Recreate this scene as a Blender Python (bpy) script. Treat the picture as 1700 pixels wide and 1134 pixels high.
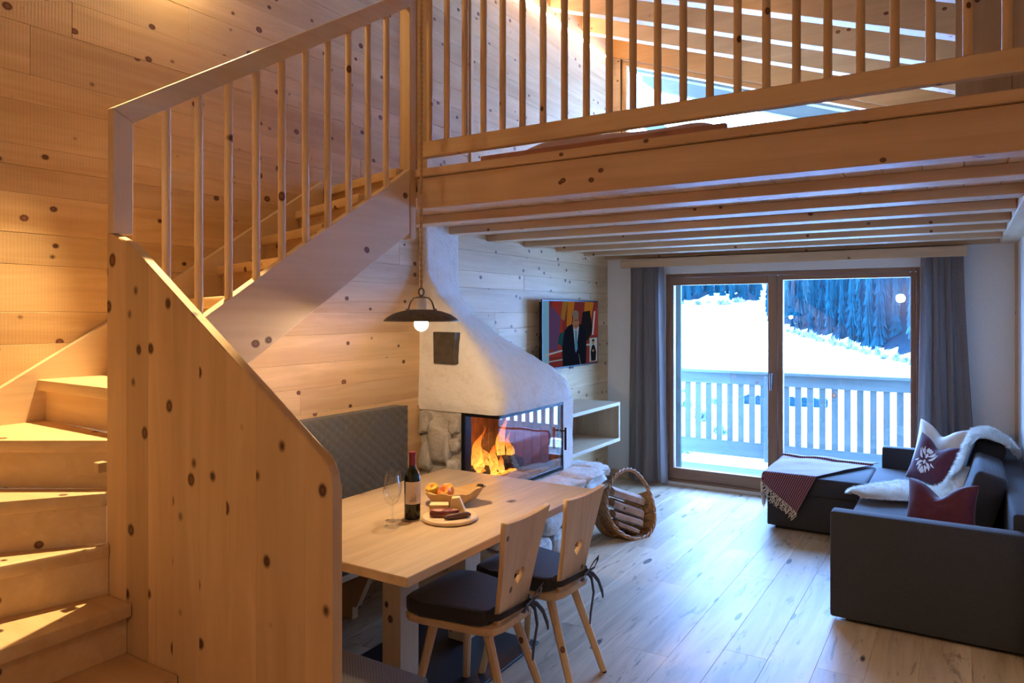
import bpy, bmesh, math, random
from mathutils import Vector, Matrix, noise
from math import sin, cos, pi, radians, sqrt, atan2, exp

for o in list(bpy.data.objects):
    bpy.data.objects.remove(o)
SC = bpy.context.scene
COL = SC.collection
R = random.Random(11)

# ------------------------------------------------------------------ camera
cam = bpy.data.cameras.new('camera')
cam.sensor_width = 36.0
cam.lens = 1204.0 * 36.0 / 1700.0
cam.shift_y = -47.0 / 1700.0
cam.clip_start = 0.05
cam.clip_end = 1500
co = bpy.data.objects.new('camera', cam)
COL.objects.link(co)
co.location = (0, 0, 1.72)
co.rotation_euler = (radians(90), 0, radians(31.9))
SC.camera = co

# ------------------------------------------------------------------ sky
W = bpy.data.worlds.new('World')
SC.world = W
W.use_nodes = True
bg = W.node_tree.nodes['Background']
bg.inputs[0].default_value = (0.19, 0.42, 1.0, 1)
bg.inputs[1].default_value = 36.0

def lamp(name, kind, loc, energy, color, rot=None, **kw):
    l = bpy.data.lights.new(name, kind)
    l.energy = energy
    l.color = color
    for k, v in kw.items():
        setattr(l, k, v)
    o = bpy.data.objects.new(name, l)
    o.location = loc
    if rot:
        o.rotation_euler = rot
    COL.objects.link(o)
    return o

def aim(loc, tgt):
    return (Vector(tgt) - Vector(loc)).to_track_quat('-Z', 'Y').to_euler()

WARM = (1.0, 0.58, 0.17)
WARM2 = (1.0, 0.74, 0.37)
# openings of the sky (portals only guide the sampling of the sky)
for nm, lc, sx, sy in (('door_portal', (-1.43, 7.32, 1.07), 2.3, 2.1), ('gable_portal', (-1.75, 7.32, 3.4), 2.9, 2.0)):
    p = lamp(nm, 'AREA', lc, 1.0, (1, 1, 1), (radians(-90), 0, 0), shape='RECTANGLE', size=sx, size_y=sy)
    p.data.cycles.is_portal = True
# lamps of the room (outside the frame): wall lamp above the stairs, roof spots, added fill light behind the viewer
lamp('stair_wall_lamp', 'POINT', (-3.06, 1.98, 3.46), 10, WARM2, shadow_soft_size=0.04)
l_ = (-2.70, 2.05, 3.75)
lamp('stair_spot', 'SPOT', l_, 560, WARM2, aim(l_, (-2.52, 0.95, 0.9)), spot_size=radians(40), spot_blend=0.3, shadow_soft_size=0.02)
l_ = (0.55, 1.0, 2.75)
lamp('near_ceiling_spot', 'SPOT', l_, 75, WARM2, aim(l_, (0.15, 3.3, 0.0)), spot_size=radians(60), spot_blend=0.6, shadow_soft_size=0.05)
l_ = (-1.0, -1.2, 2.0)
lamp('entry_fill_light', 'POINT', l_, 19, (1.0, 0.74, 0.46), shadow_soft_size=0.08)  # fill light added to brighten the boarded panel, no fixture
l_ = (-1.3, 5.0, 3.55)
lamp('loft_point_light', 'POINT', l_, 3, WARM2, shadow_soft_size=0.08)  # weak warm point light in the loft, no fixture

VS = SC.view_settings
VS.view_transform = 'Standard'
VS.look = 'None'
VS.exposure = 0.4
VS.gamma = 1.0
VS.use_curve_mapping = False

# ------------------------------------------------------------------ helpers
PW = {}

def tag(o, label=None, cat=None, group=None, kind=None):
    if label: o['label'] = label
    if cat: o['category'] = cat
    if group: o['group'] = group
    if kind: o['kind'] = kind
    return o

def thing(name, loc, label, cat, group=None):
    o = bpy.data.objects.new(name, None)
    o.empty_display_size = 0.1
    o.location = loc
    COL.objects.link(o)
    PW[o.name] = Vector(loc)
    return tag(o, label, cat, group)

def mk(name, bm, mat, parent=None, bevel=0.0, seg=1, smooth=False, center=True, recalc=True):
    if bevel > 0:
        bmesh.ops.bevel(bm, geom=bm.edges[:], offset=bevel, segments=seg, profile=0.5, affect='EDGES', clamp_overlap=True)
    if recalc:
        bmesh.ops.recalc_face_normals(bm, faces=bm.faces[:])
    if smooth:
        bm.normal_update()
        for f in bm.faces: f.smooth = True
        for e in bm.edges:
            if len(e.link_faces) == 2 and e.calc_face_angle(0) > 0.7: e.smooth = False
    me = bpy.data.meshes.new(name)
    bm.to_mesh(me)
    bm.free()
    return mo(name, me, mat, parent, center)

def mo(name, me, mat, parent=None, center=True):
    c = Vector((0, 0, 0))
    if center and len(me.vertices):
        xs = [v.co for v in me.vertices]
        lo = Vector((min(v.x for v in xs), min(v.y for v in xs), min(v.z for v in xs)))
        hi = Vector((max(v.x for v in xs), max(v.y for v in xs), max(v.z for v in xs)))
        c = (lo + hi) / 2
        if parent is None: c.z = lo.z
        me.transform(Matrix.Translation(-c))
    for m in (mat if isinstance(mat, (list, tuple)) else [mat]):
        me.materials.append(m)
    o = bpy.data.objects.new(name, me)
    COL.objects.link(o)
    PW[o.name] = c.copy()
    if parent is not None:
        o.parent = parent
        o.location = c - PW[parent.name]
    else:
        o.location = c
    return o

def copy_tree(o, parent=None):
    c = o.copy()
    COL.objects.link(c)
    if parent is not None: c.parent = parent
    for ch in list(o.children): copy_tree(ch, c)
    return c

def nb(): return bmesh.new()

def bx(bm, x0, x1, y0, y1, z0, z1):
    v = [bm.verts.new(p) for p in ((x0,y0,z0),(x1,y0,z0),(x1,y1,z0),(x0,y1,z0),(x0,y0,z1),(x1,y0,z1),(x1,y1,z1),(x0,y1,z1))]
    for f in ((0,3,2,1),(4,5,6,7),(0,1,5,4),(1,2,6,5),(2,3,7,6),(3,0,4,7)):
        bm.faces.new([v[i] for i in f])
    return v

def box(name, x0, x1, y0, y1, z0, z1, mat, parent=None, bevel=0.0, seg=1, smooth=False):
    bm = nb(); bx(bm, x0, x1, y0, y1, z0, z1)
    return mk(name, bm, mat, parent, bevel, seg, smooth)

def prism(bm, pts, axis, a0, a1):
    """extrude a 2D polygon along an axis; pts are (y,z) for x, (x,z) for y, (x,y) for z"""
    def P(p, a):
        return {'x': (a, p[0], p[1]), 'y': (p[0], a, p[1]), 'z': (p[0], p[1], a)}[axis]
    A = [bm.verts.new(P(p, a0)) for p in pts]
    B = [bm.verts.new(P(p, a1)) for p in pts]
    n = len(pts)
    bm.faces.new(A); bm.faces.new(list(reversed(B)))
    for i in range(n):
        j = (i + 1) % n
        bm.faces.new((A[i], B[i], B[j], A[j]))

def tube(bm, pts, r, n=10, closed=False, sq=None, up=None, caps=True):
    """sweep a circle (or ellipse sq=(a,b) about 'up') along points; r may be a list"""
    pts = [Vector(p) for p in pts]
    N = len(pts)
    rs = r if isinstance(r, (list, tuple)) else [r] * N
    rings = []
    ref = Vector(up) if up is not None else None
    prev = None
    for i, p in enumerate(pts):
        if closed: t = pts[(i+1) % N] - pts[i-1]
        else: t = pts[min(i+1, N-1)] - pts[max(i-1, 0)]
        if t.length < 1e-9: t = Vector((0,0,1))
        t.normalize()
        if ref is not None:
            a = ref - t * ref.dot(t)
            if a.length < 1e-4: a = prev or t.orthogonal()
        elif prev is None: a = t.orthogonal()
        else: a = prev - t * prev.dot(t)
        if a.length < 1e-6: a = t.orthogonal()
        a.normalize(); prev = a
        b = t.cross(a)
        ring = []
        for k in range(n):
            th = 2*pi*k/n + (pi/n if n == 4 else 0)
            ca, sa = cos(th), sin(th)
            if sq: q = a*ca*sq[0]*rs[i] + b*sa*sq[1]*rs[i]
            else: q = (a*ca + b*sa)*rs[i]
            ring.append(bm.verts.new(p + q))
        rings.append(ring)
    M = N if closed else N-1
    for i in range(M):
        A, B = rings[i], rings[(i+1) % N]
        for k in range(n):
            bm.faces.new((A[k], A[(k+1)%n], B[(k+1)%n], B[k]))
    if not closed and caps:
        bm.faces.new(list(reversed(rings[0]))); bm.faces.new(rings[-1])

def lathe(bm, prof, c=(0,0,0), n=28, cap=True):
    c = Vector(c); rings = []
    for r, z in prof:
        if r < 1e-5: rings.append([bm.verts.new(c + Vector((0,0,z)))])
        else: rings.append([bm.verts.new(c + Vector((r*cos(2*pi*k/n), r*sin(2*pi*k/n), z))) for k in range(n)])
    for A, B in zip(rings, rings[1:]):
        for k in range(n):
            j = (k+1) % n
            if len(A) == 1 and len(B) == 1: continue
            if len(A) == 1: bm.faces.new((A[0], B[j], B[k]))
            elif len(B) == 1: bm.faces.new((A[k], A[j], B[0]))
            else: bm.faces.new((A[k], A[j], B[j], B[k]))

def grid(bm, fn, nu, nv, wrap_u=False):
    V = [[bm.verts.new(fn(i/nu, j/nv)) for j in range(nv+1)] for i in range(nu + (0 if wrap_u else 1))]
    for i in range(nu):
        A = V[i]; B = V[(i+1) % len(V)]
        for j in range(nv):
            bm.faces.new((A[j], B[j], B[j+1], A[j+1]))
    return V

def rock(bm, c, s, seed, sub=3, rough=0.12, boxy=0.55, rot=0.0):
    r = bmesh.ops.create_icosphere(bm, subdivisions=sub, radius=1.0)
    o = Vector((seed*3.1, seed*1.7, seed*2.3))
    cr, sr = cos(rot), sin(rot)
    for v in r['verts']:
        p = v.co.copy()
        q = Vector([math.copysign(abs(a)**boxy, a) for a in p])
        d = 1 + rough*noise.noise(p*1.6+o)*1.5 + rough*0.5*noise.noise(p*4.2+o)
        q = q*d
        x, y, z = q.x*s[0]*0.85, q.y*s[1]*0.85, q.z*s[2]*0.85
        v.co = Vector((c[0]+x*cr-y*sr, c[1]+x*sr+y*cr, c[2]+z))
    return r['verts']

def curve_shape(outer, holes, depth, bevel=0.0):
    """2D outline with holes extruded to thickness (depth is half) -> bmesh lying in XY"""
    cu = bpy.data.curves.new('tmp', 'CURVE')
    cu.dimensions = '2D'; cu.fill_mode = 'BOTH'; cu.extrude = depth; cu.bevel_depth = bevel; cu.bevel_resolution = 1
    for pts in [outer] + holes:
        s = cu.splines.new('POLY'); s.points.add(len(pts)-1); s.use_cyclic_u = True
        for i, p in enumerate(pts): s.points[i].co = (p[0], p[1], 0, 1)
    ob = bpy.data.objects.new('tmp', cu)
    COL.objects.link(ob)
    bpy.context.view_layer.update()
    dg = bpy.context.evaluated_depsgraph_get()
    me = bpy.data.meshes.new_from_object(ob.evaluated_get(dg))
    bm = nb(); bm.from_mesh(me)
    bpy.data.objects.remove(ob); bpy.data.curves.remove(cu); bpy.data.meshes.remove(me)
    bmesh.ops.remove_doubles(bm, verts=bm.verts[:], dist=1e-5)
    return bm

def lerp(a, b, t): return a + (b-a)*t

def interp(tab, x):
    if x <= tab[0][0]: return tab[0][1:]
    for a, b in zip(tab, tab[1:]):
        if x <= b[0]:
            t = (x-a[0])/(b[0]-a[0]); t = t*t*(3-2*t)*0.5 + t*0.5
            return tuple(lerp(p, q, t) for p, q in zip(a[1:], b[1:]))
    return tab[-1][1:]

# ------------------------------------------------------------------ materials
class NT:
    def __init__(s, name):
        s.m = bpy.data.materials.new(name); s.m.use_nodes = True
        s.t = s.m.node_tree
        s.b = s.t.nodes['Principled BSDF']; s.out = s.t.nodes['Material Output']
    def n(s, typ, ins=None, **props):
        nd = s.t.nodes.new(typ)
        for k, v in props.items(): setattr(nd, k, v)
        for k, v in (ins or {}).items():
            i = nd.inputs[k]
            if hasattr(v, 'is_linked') or isinstance(v, bpy.types.NodeSocket): s.t.links.new(v, i)
            else: i.default_value = v
        return nd
    def set(s, **kw):
        for k, v in kw.items():
            i = s.b.inputs[k.replace('_', ' ')]
            if isinstance(v, bpy.types.NodeSocket): s.t.links.new(v, i)
            else: i.default_value = v
    def ramp(s, fac, stops, interp='LINEAR'):
        r = s.n('ShaderNodeValToRGB', {0: fac})
        r.color_ramp.interpolation = interp
        e = r.color_ramp.elements
        while len(e) < len(stops): e.new(0.5)
        for el, (p, c) in zip(e, stops):
            el.position = p
            el.color = (c[0], c[1], c[2], 1) if not isinstance(c, (int, float)) else (c, c, c, 1)
        return r.outputs[0]
    def mix(s, f, a, b, mode='MIX'):
        r = s.n('ShaderNodeMix', data_type='RGBA', blend_type=mode)
        for i, v in ((0, f), (6, a), (7, b)):
            if isinstance(v, bpy.types.NodeSocket): s.t.links.new(v, r.inputs[i])
            else: r.inputs[i].default_value = v if isinstance(v, (int, float)) else (v[0], v[1], v[2], 1)
        return r.outputs[2]
    def bump(s, h, strength, dist=0.01):
        return s.n('ShaderNodeBump', {'Height': h, 'Strength': strength, 'Distance': dist}).outputs[0]
    def rnd(s):
        return s.n('ShaderNodeObjectInfo').outputs['Random']
    def vec(s, rand=True):
        c = s.n('ShaderNodeTexCoord').outputs['Object']
        if not rand: return c
        sc = s.n('ShaderNodeVectorMath', {0: (17.3, 31.7, 23.1), 'Scale': s.rnd()}, operation='SCALE').outputs[0]
        return s.n('ShaderNodeVectorMath', {0: c, 1: sc}, operation='ADD').outputs[0]
    def mul(s, v, k):
        return s.n('ShaderNodeVectorMath', {0: v, 1: k}, operation='MULTIPLY').outputs[0]
    def noise(s, v, scale, detail=4, rough=0.55, dist=0.0):
        return s.n('ShaderNodeTexNoise', {'Vector': v, 'Scale': scale, 'Detail': detail, 'Roughness': rough, 'Distortion': dist}).outputs[0]
    def mr(s, v, a, b, c=0.0, d=1.0):
        return s.n('ShaderNodeMapRange', {0: v, 1: a, 2: b, 3: c, 4: d}).outputs[0]

def wood(name, axis, dark, light, knot=(0.15,0.050,0.018), kscale=6.5, kth=0.14, rough=0.55, ripple=0.0, var=0.18, cross=16.0, along=1.1, crack=False, kal=0.8, bump=0.12):
    s = NT(name)
    v = s.vec()
    ax = 'XYZ'.index(axis)
    g = [cross]*3; g[ax] = along
    gv = s.mul(v, tuple(g))
    n1 = s.noise(gv, 1.0, 5, 0.6, 0.9)
    g2 = [3.5]*3; g2[ax] = 0.5
    n2 = s.noise(s.mul(v, tuple(g2)), 1.0, 2, 0.5, 0.4)
    f = s.n('ShaderNodeMath', {0: n1, 1: n2}, operation='ADD').outputs[0]
    base = s.ramp(s.mr(f, 0.72, 1.28), [(0, dark), (1, light)])
    k = [1.0]*3; k[ax] = kal
    wob = s.noise(v, 9.0, 2)
    vo = s.n('ShaderNodeTexVoronoi', {'Vector': s.mul(v, tuple(k)), 'Scale': kscale, 'Randomness': 1.0}).outputs['Distance']
    d = s.n('ShaderNodeMath', {0: vo, 1: s.mr(wob, 0.3, 0.7, -0.025, 0.025)}, operation='ADD').outputs[0]
    kc = s.ramp(s.mr(d, 0, kth*1.7), [(0, tuple(1.7*c for c in knot)), (0.34, tuple(1.25*c for c in knot)), (0.46, tuple(0.35*c for c in knot)), (0.58, tuple(0.7*c for c in knot)), (1, tuple(lerp(a, b, 0.7) for a, b in zip(knot, dark)))])
    col = s.mix(s.mr(d, kth*1.25, kth*0.85), base, kc)
    if crack:
        g3 = [13.0]*3; g3[ax] = 2.2
        c3 = s.noise(s.mul(v, tuple(g3)), 1.0, 4, 0.65, 1.5)
        col = s.mix(s.mr(c3, 0.58, 0.68, 0, 0.78), col, tuple(0.45*c for c in dark))
    val = s.mr(s.rnd(), 0, 1, 1-var/2, 1+var/2)
    col = s.n('ShaderNodeHueSaturation', {'Color': col, 'Value': val}).outputs[0]
    s.set(Base_Color=col, Roughness=rough)
    h = n1
    if ripple > 0:
        w = s.n('ShaderNodeTexWave', {'Vector': v, 'Scale': 24.0, 'Distortion': 0.4, 'Detail': 1.0}, bands_direction=axis).outputs['Fac']
        h = s.n('ShaderNodeMath', {0: n1, 1: s.mr(w, 0, 1, 0, ripple)}, operation='ADD').outputs[0]
    s.set(Normal=s.bump(h, bump, 0.006))
    return s.m

PD, PL = (0.50, 0.30, 0.135), (0.70, 0.475, 0.25)
WALLX = wood('pine_wall_y', 'Y', PD, PL, ripple=0.5, bump=0.12, kscale=9.5, kth=0.128)
PINE = {a: wood('pine_' + a, a, (0.56,0.35,0.17), (0.73,0.51,0.28), kscale=8.5, kth=0.095) for a in 'XYZ'}
PINEP = {a: wood('pine_pale_' + a, a, (0.62,0.43,0.25), (0.76,0.57,0.36), kscale=6.0, kth=0.09, var=0.1) for a in 'XYZ'}
PANEL = wood('pine_panel', 'Z', (0.55,0.335,0.155), (0.72,0.475,0.24), kscale=10.0, kth=0.175, cross=12)
TREAD = wood('pine_tread', 'X', (0.60,0.39,0.19), (0.76,0.54,0.29), kscale=8.5, kth=0.12)
SPRUCE = {a: wood('spruce_' + a, a, (0.52,0.33,0.18), (0.68,0.46,0.27), kscale=8.5, kth=0.085) for a in 'XYZ'}
FLOORM = wood('oak_floor', 'Y', (0.35,0.25,0.155), (0.62,0.48,0.325), knot=(0.08,0.04,0.02), kscale=6.5, kth=0.10, rough=0.46, var=0.16, cross=12, crack=True, kal=0.25, bump=0.08)
_b = FLOORM.node_tree.nodes['Principled BSDF']; _b.inputs['Specular IOR Level'].default_value = 0.32
OAK = wood('oak_table', 'Y', (0.41,0.28,0.155), (0.62,0.46,0.275), knot=(0.16,0.08,0.03), kscale=3.0, kth=0.09, rough=0.38, cross=13, crack=False)
OAKX = {a: wood('oak_' + a, a, (0.48,0.34,0.20), (0.64,0.48,0.31), knot=(0.16,0.08,0.03), kscale=2.5, kth=0.08, rough=0.45) for a in 'XYZ'}
FRAMEW = {a: wood('larch_frame_' + a, a, (0.20,0.095,0.05), (0.29,0.15,0.08), kscale=1.0, kth=0.02, rough=0.4, var=0.05) for a in 'XYZ'}
FRAMEO = {a: wood('larch_gable_' + a, a, (0.48,0.23,0.07), (0.60,0.32,0.12), kscale=1.0, kth=0.02, rough=0.4, var=0.05) for a in 'XYZ'}
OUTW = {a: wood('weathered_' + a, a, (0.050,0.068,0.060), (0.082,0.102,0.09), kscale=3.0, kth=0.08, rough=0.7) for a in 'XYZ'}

def plain(name, col, rough=0.6, metallic=0.0, nscale=0, amt=0.15, bump=0.0, bdist=0.005, detail=4, sheen=0.0, **kw):
    s = NT(name)
    s.set(Roughness=rough, Metallic=metallic)
    if nscale:
        v = s.vec()
        n = s.noise(v, nscale, detail)
        c = s.ramp(s.mr(n, 0.3, 0.7), [(0, tuple(x*(1-amt) for x in col)), (1, tuple(min(1, x*(1+amt)) for x in col))])
        s.set(Base_Color=c)
        if bump: s.set(Normal=s.bump(n, bump, bdist))
    else:
        s.set(Base_Color=(col[0], col[1], col[2], 1))
    if sheen: s.set(Sheen_Weight=sheen, Sheen_Roughness=0.5)
    for k, v in kw.items(): s.set(**{k: v})
    return s.m

def fabric(name, col, thread=900.0, amt=0.35, sheen=0.15, big=0.0):
    s = NT(name)
    v = s.vec(False)
    a = s.n('ShaderNodeTexWave', {'Vector': v, 'Scale': thread/20, 'Distortion': 3.0, 'Detail': 2.0}, bands_direction='Z').outputs['Fac']
    b = s.n('ShaderNodeTexWave', {'Vector': v, 'Scale': thread/20, 'Distortion': 3.0, 'Detail': 2.0}, bands_direction='DIAGONAL').outputs['Fac']
    n = s.noise(v, 160.0, 3, 0.7)
    f = s.n('ShaderNodeMath', {0: s.n('ShaderNodeMath', {0: a, 1: b}, operation='MULTIPLY').outputs[0], 1: n}, operation='ADD').outputs[0]
    c = s.ramp(s.mr(f, 0.3, 1.3), [(0, tuple(x*(1-amt) for x in col)), (1, tuple(min(1, x*(1+amt)) for x in col))])
    s.set(Base_Color=c, Roughness=0.9, Sheen_Weight=sheen, Sheen_Roughness=0.5, Normal=s.bump(f, 0.25, 0.002))
    return s.m

PLASTER = plain('white_plaster', (0.78,0.75,0.70), 0.85, nscale=60, amt=0.03, bump=0.08)
def rough_plaster():
    s = NT('rough_lime_plaster')
    v = s.vec(False)
    n1 = s.noise(v, 11, 5, 0.65, 0.5); n2 = s.noise(v, 60, 4, 0.7)
    f = s.n('ShaderNodeMath', {0: n1, 1: s.mr(n2, 0, 1, 0, 0.5)}, operation='ADD').outputs[0]
    c = s.ramp(s.mr(f, 0.5, 0.95), [(0, (0.76,0.70,0.62)), (0.4, (0.86,0.82,0.76)), (1, (0.90,0.87,0.82))])
    s.set(Base_Color=c, Roughness=0.9, Normal=s.bump(f, 0.75, 0.018))
    return s.m
LIME = rough_plaster()
def stone_mat(name, a, b, c3):
    s = NT(name)
    v = s.vec()
    n1 = s.noise(v, 6, 8, 0.7, 0.8); n2 = s.noise(v, 30, 5, 0.7)
    c = s.ramp(s.mr(n1, 0.3, 0.7), [(0, a), (0.5, b), (1, c3)])
    c = s.mix(s.mr(n2, 0.55, 0.75, 0, 0.6), c, a)
    f = s.n('ShaderNodeMath', {0: n1, 1: s.mr(n2, 0, 1, 0, 0.5)}, operation='ADD').outputs[0]
    s.set(Base_Color=c, Roughness=0.85, Normal=s.bump(f, 0.9, 0.02))
    return s.m
STONE = stone_mat('field_stone', (0.34,0.30,0.25), (0.58,0.53,0.46), (0.74,0.70,0.63))
STONEW = stone_mat('whitewashed_stone', (0.50,0.43,0.35), (0.74,0.70,0.64), (0.84,0.81,0.77))
SOFA = fabric('charcoal_felt', (0.027,0.027,0.031), amt=0.5, sheen=0.1)
BENCHF = fabric('grey_bench_fabric', (0.085,0.075,0.068), amt=0.3)
CUSH = fabric('dark_seat_cushion', (0.026,0.022,0.021), amt=0.5, sheen=0.2)
CURT = fabric('grey_linen_curtain', (0.36,0.305,0.285), thread=700, amt=0.25)
BURG = plain('burgundy_velvet', (0.085,0.007,0.021), 0.75, nscale=40, amt=0.2, bump=0.1, sheen=0.15)
CREAM = plain('cream_satin', (0.72,0.62,0.50), 0.55, nscale=12, amt=0.08, sheen=0.2)
EMBL = plain('white_print', (0.78,0.74,0.72), 0.8)
FURM = plain('sheep_wool', (0.84,0.80,0.72), 0.9, nscale=20, amt=0.08, sheen=0.3)
BLACK = plain('black_steel', (0.012,0.012,0.013), 0.38, 0.6)
IRON = plain('wrought_iron', (0.10,0.085,0.070), 0.5, 0.3, nscale=40, amt=0.3, bump=0.1)
DARKPLATE = plain('dark_floor_plate', (0.014,0.015,0.018), 0.42, 0.3)
STEEL = plain('brushed_steel', (0.16,0.16,0.17), 0.45, 0.6)
SOOT = plain('soot_door_metal', (0.10,0.088,0.070), 0.55, 0.6, nscale=14, amt=0.3)
FIRECLAY = plain('fireclay', (0.20,0.085,0.040), 0.85, nscale=18, amt=0.3, bump=0.2)
CHAR = plain('charred_log', (0.030,0.020,0.015), 0.95, nscale=20, amt=0.6, bump=0.6, bdist=0.02)
ASH = plain('ash_bed', (0.30,0.27,0.25), 0.95, nscale=25, amt=0.4, bump=0.5, bdist=0.02)
SNOW = plain('snow', (0.90,0.92,0.95), 0.7, nscale=0.6, amt=0.03)
def needles(name, a, b):
    s = NT(name)
    n = s.noise(s.vec(), 1.3, 5, 0.7)
    s.set(Base_Color=s.ramp(s.mr(n, 0.35, 0.7), [(0, a), (1, b)]), Roughness=0.9, Specular_IOR_Level=0.05)
    return s.m
FIR = needles('conifer_needles', (0.0003,0.013,0.019), (0.0015,0.042,0.052))
FIRSHADE = needles('wood_floor_shade', (0.0002,0.005,0.008), (0.0006,0.012,0.017))  # needle ground, darkened so the shade under the trees is in its colour
FIRS = needles('frosted_needles', (0.006,0.035,0.04), (0.03,0.075,0.08))
BARK = plain('bark', (0.045,0.035,0.03), 0.95)
TWIG = needles('frosted_twigs', (0.03,0.06,0.07), (0.30,0.32,0.33))
HEDGEM = needles('dark_hedge', (0.003,0.012,0.015), (0.01,0.03,0.035))
ROADM = plain('packed_snow_road', (0.55,0.66,0.74), 0.8)

def glassy(name, refl=0.5, tint=(1,1,1), rough=0.0, base=0.0):
    s = NT(name)
    fr = s.n('ShaderNodeLayerWeight', {'Blend': 0.5}).outputs['Facing']
    fr = s.n('ShaderNodeMath', {0: fr, 1: 3.2}, operation='POWER').outputs[0]
    f = s.mr(fr, 0, 1, 0.04+base, refl)
    tr = s.n('ShaderNodeBsdfTransparent', {'Color': (tint[0], tint[1], tint[2], 1)})
    gl = s.n('ShaderNodeBsdfGlossy', {'Color': (1,1,1,1), 'Roughness': rough})
    mx = s.n('ShaderNodeMixShader', {0: f, 1: tr.outputs[0], 2: gl.outputs[0]})
    s.t.links.new(mx.outputs[0], s.out.inputs[0])
    return s.m
PANE = glassy('window_glass', 0.6)
FIREGLASS = glassy('stove_glass', 0.95, (0.93,0.90,0.86), 0.0, 0.03)
WINEGLASS = glassy('drinking_glass', 1.0, (0.96,0.97,0.97))
BOTTLE = plain('bottle_glass', (0.006,0.010,0.006), 0.06)

def emit(name, col, st):
    s = NT(name)
    e = s.n('ShaderNodeEmission', {'Color': (col[0], col[1], col[2], 1), 'Strength': st})
    s.t.links.new(e.outputs[0], s.out.inputs[0])
    return s.m
BULB = emit('lamp_bulb', (1.0, 0.71, 0.42), 800.0)
LED = emit('led_strip', (1.0, 0.76, 0.48), 50.0)
def flame_mat():
    s = NT('flame')
    c = s.n('ShaderNodeTexCoord').outputs['Generated']
    z = s.n('ShaderNodeSeparateXYZ', {0: c}).outputs[2]
    n = s.noise(s.vec(), 18, 3, 0.6, 1.5)
    h = s.n('ShaderNodeMath', {0: z, 1: s.mr(n, 0.3, 0.7, -0.25, 0.25)}, operation='ADD').outputs[0]
    col = s.ramp(h, [(0, (1.0, 0.55, 0.10)), (0.35, (1.0, 0.42, 0.06)), (0.75, (1.0, 0.22, 0.02)), (1, (0.8, 0.10, 0.01))])
    st = s.ramp(h, [(0, 1.0), (0.4, 0.7), (1, 0.25)])
    e = s.n('ShaderNodeEmission', {'Color': col, 'Strength': s.mr(st, 0, 1, 0, 3.6)})
    tr = s.n('ShaderNodeBsdfTransparent')
    f = s.ramp(s.mr(n, 0.35, 0.62), [(0, 0.03), (1, 0.62)])
    mx = s.n('ShaderNodeMixShader', {0: f, 1: tr.outputs[0], 2: e.outputs[0]})
    s.t.links.new(mx.outputs[0], s.out.inputs[0])
    return s.m
FLAME = flame_mat()
EMBER = emit('embers', (1.0, 0.25, 0.03), 3.0)
# ================================================================== SETTING
XW, YW = -3.19, 7.04          # left wall face, window wall face
XR, XN = 0.37, 1.35           # right wall (far part), right wall (near part)
YB = -1.6                     # wall behind the viewer
SL = 0.349                    # roof slope
def roofz(x): return 4.52 - SL*(x - XW)
ZF = 2.455                    # loft floor
def struct(o, label):
    return tag(o, label, None, None, 'structure')

# floor with single oak boards
fl = struct(box('floor', XW-0.1, XN+0.1, YB-0.1, YW+0.1, -0.2, -0.022, plain('subfloor', (0.05,0.035,0.02), 0.9)), 'wide oak plank floor of the living room')
x = XW
while x < XN:
    w = min(0.215, XN - x)
    y = YB - R.uniform(0, 1.4)
    while y < YW:
        L = R.uniform(1.5, 2.3)
        y0, y1 = max(y, YB), min(y+L, YW)
        if y1 - y0 > 0.06:
            box('floor_board', x+0.0003, x+w-0.0003, y0+0.0004, y1-0.0004, -0.022, R.uniform(-0.0004, 0.0), FLOORM, fl, 0.001)
        y += L
    x += w

# left wall with single sawn planks
wl = struct(box('wall_left', XW-0.25, XW-0.022, YB-0.1, YW+0.2, -0.2, 4.85, plain('wall_core', (0.10,0.06,0.03), 0.9)), 'left wall of knotty sawn pine planks')
seams = [0.0,0.17,0.345,0.49,0.675,0.83,1.0,1.14,1.29,1.43,1.595,1.725,1.915,2.042,2.2,2.31,2.392,2.566,2.68,2.88,3.03,3.2,3.34,3.52,3.66,3.85,4.0,4.17,4.32,4.50,4.735]
for a, b in zip(seams, seams[1:]):
    y = YB - R.uniform(0, 2.0)
    while y < YW+0.13:
        L = R.uniform(2.2, 4.2)
        y0, y1 = max(y, YB), min(y+L, YW+0.13 if a > 2.3 else YW)
        if y1 - y0 > 0.05:
            box('plank', XW-0.022, XW-R.uniform(0, 0.0015), y0+0.0006, y1-0.0006, a+0.0004, b-0.0004, WALLX, wl, 0.0013)
        y += L

# wall with the balcony door
wb = nb()
for q in ((XW-0.25, -2.551, YW, YW+0.3, -0.2, 2.46), (-0.311, XN+0.2, YW, YW+0.3, -0.2, 2.46), (-2.551, -0.311, YW, YW+0.3, 2.113, 2.46), (-2.551, -0.311, YW, YW+0.3, -0.2, 0.03)):
    bx(wb, *q)
struct(mk('wall_back', wb, PLASTER), 'white plaster wall around the balcony door')
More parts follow.
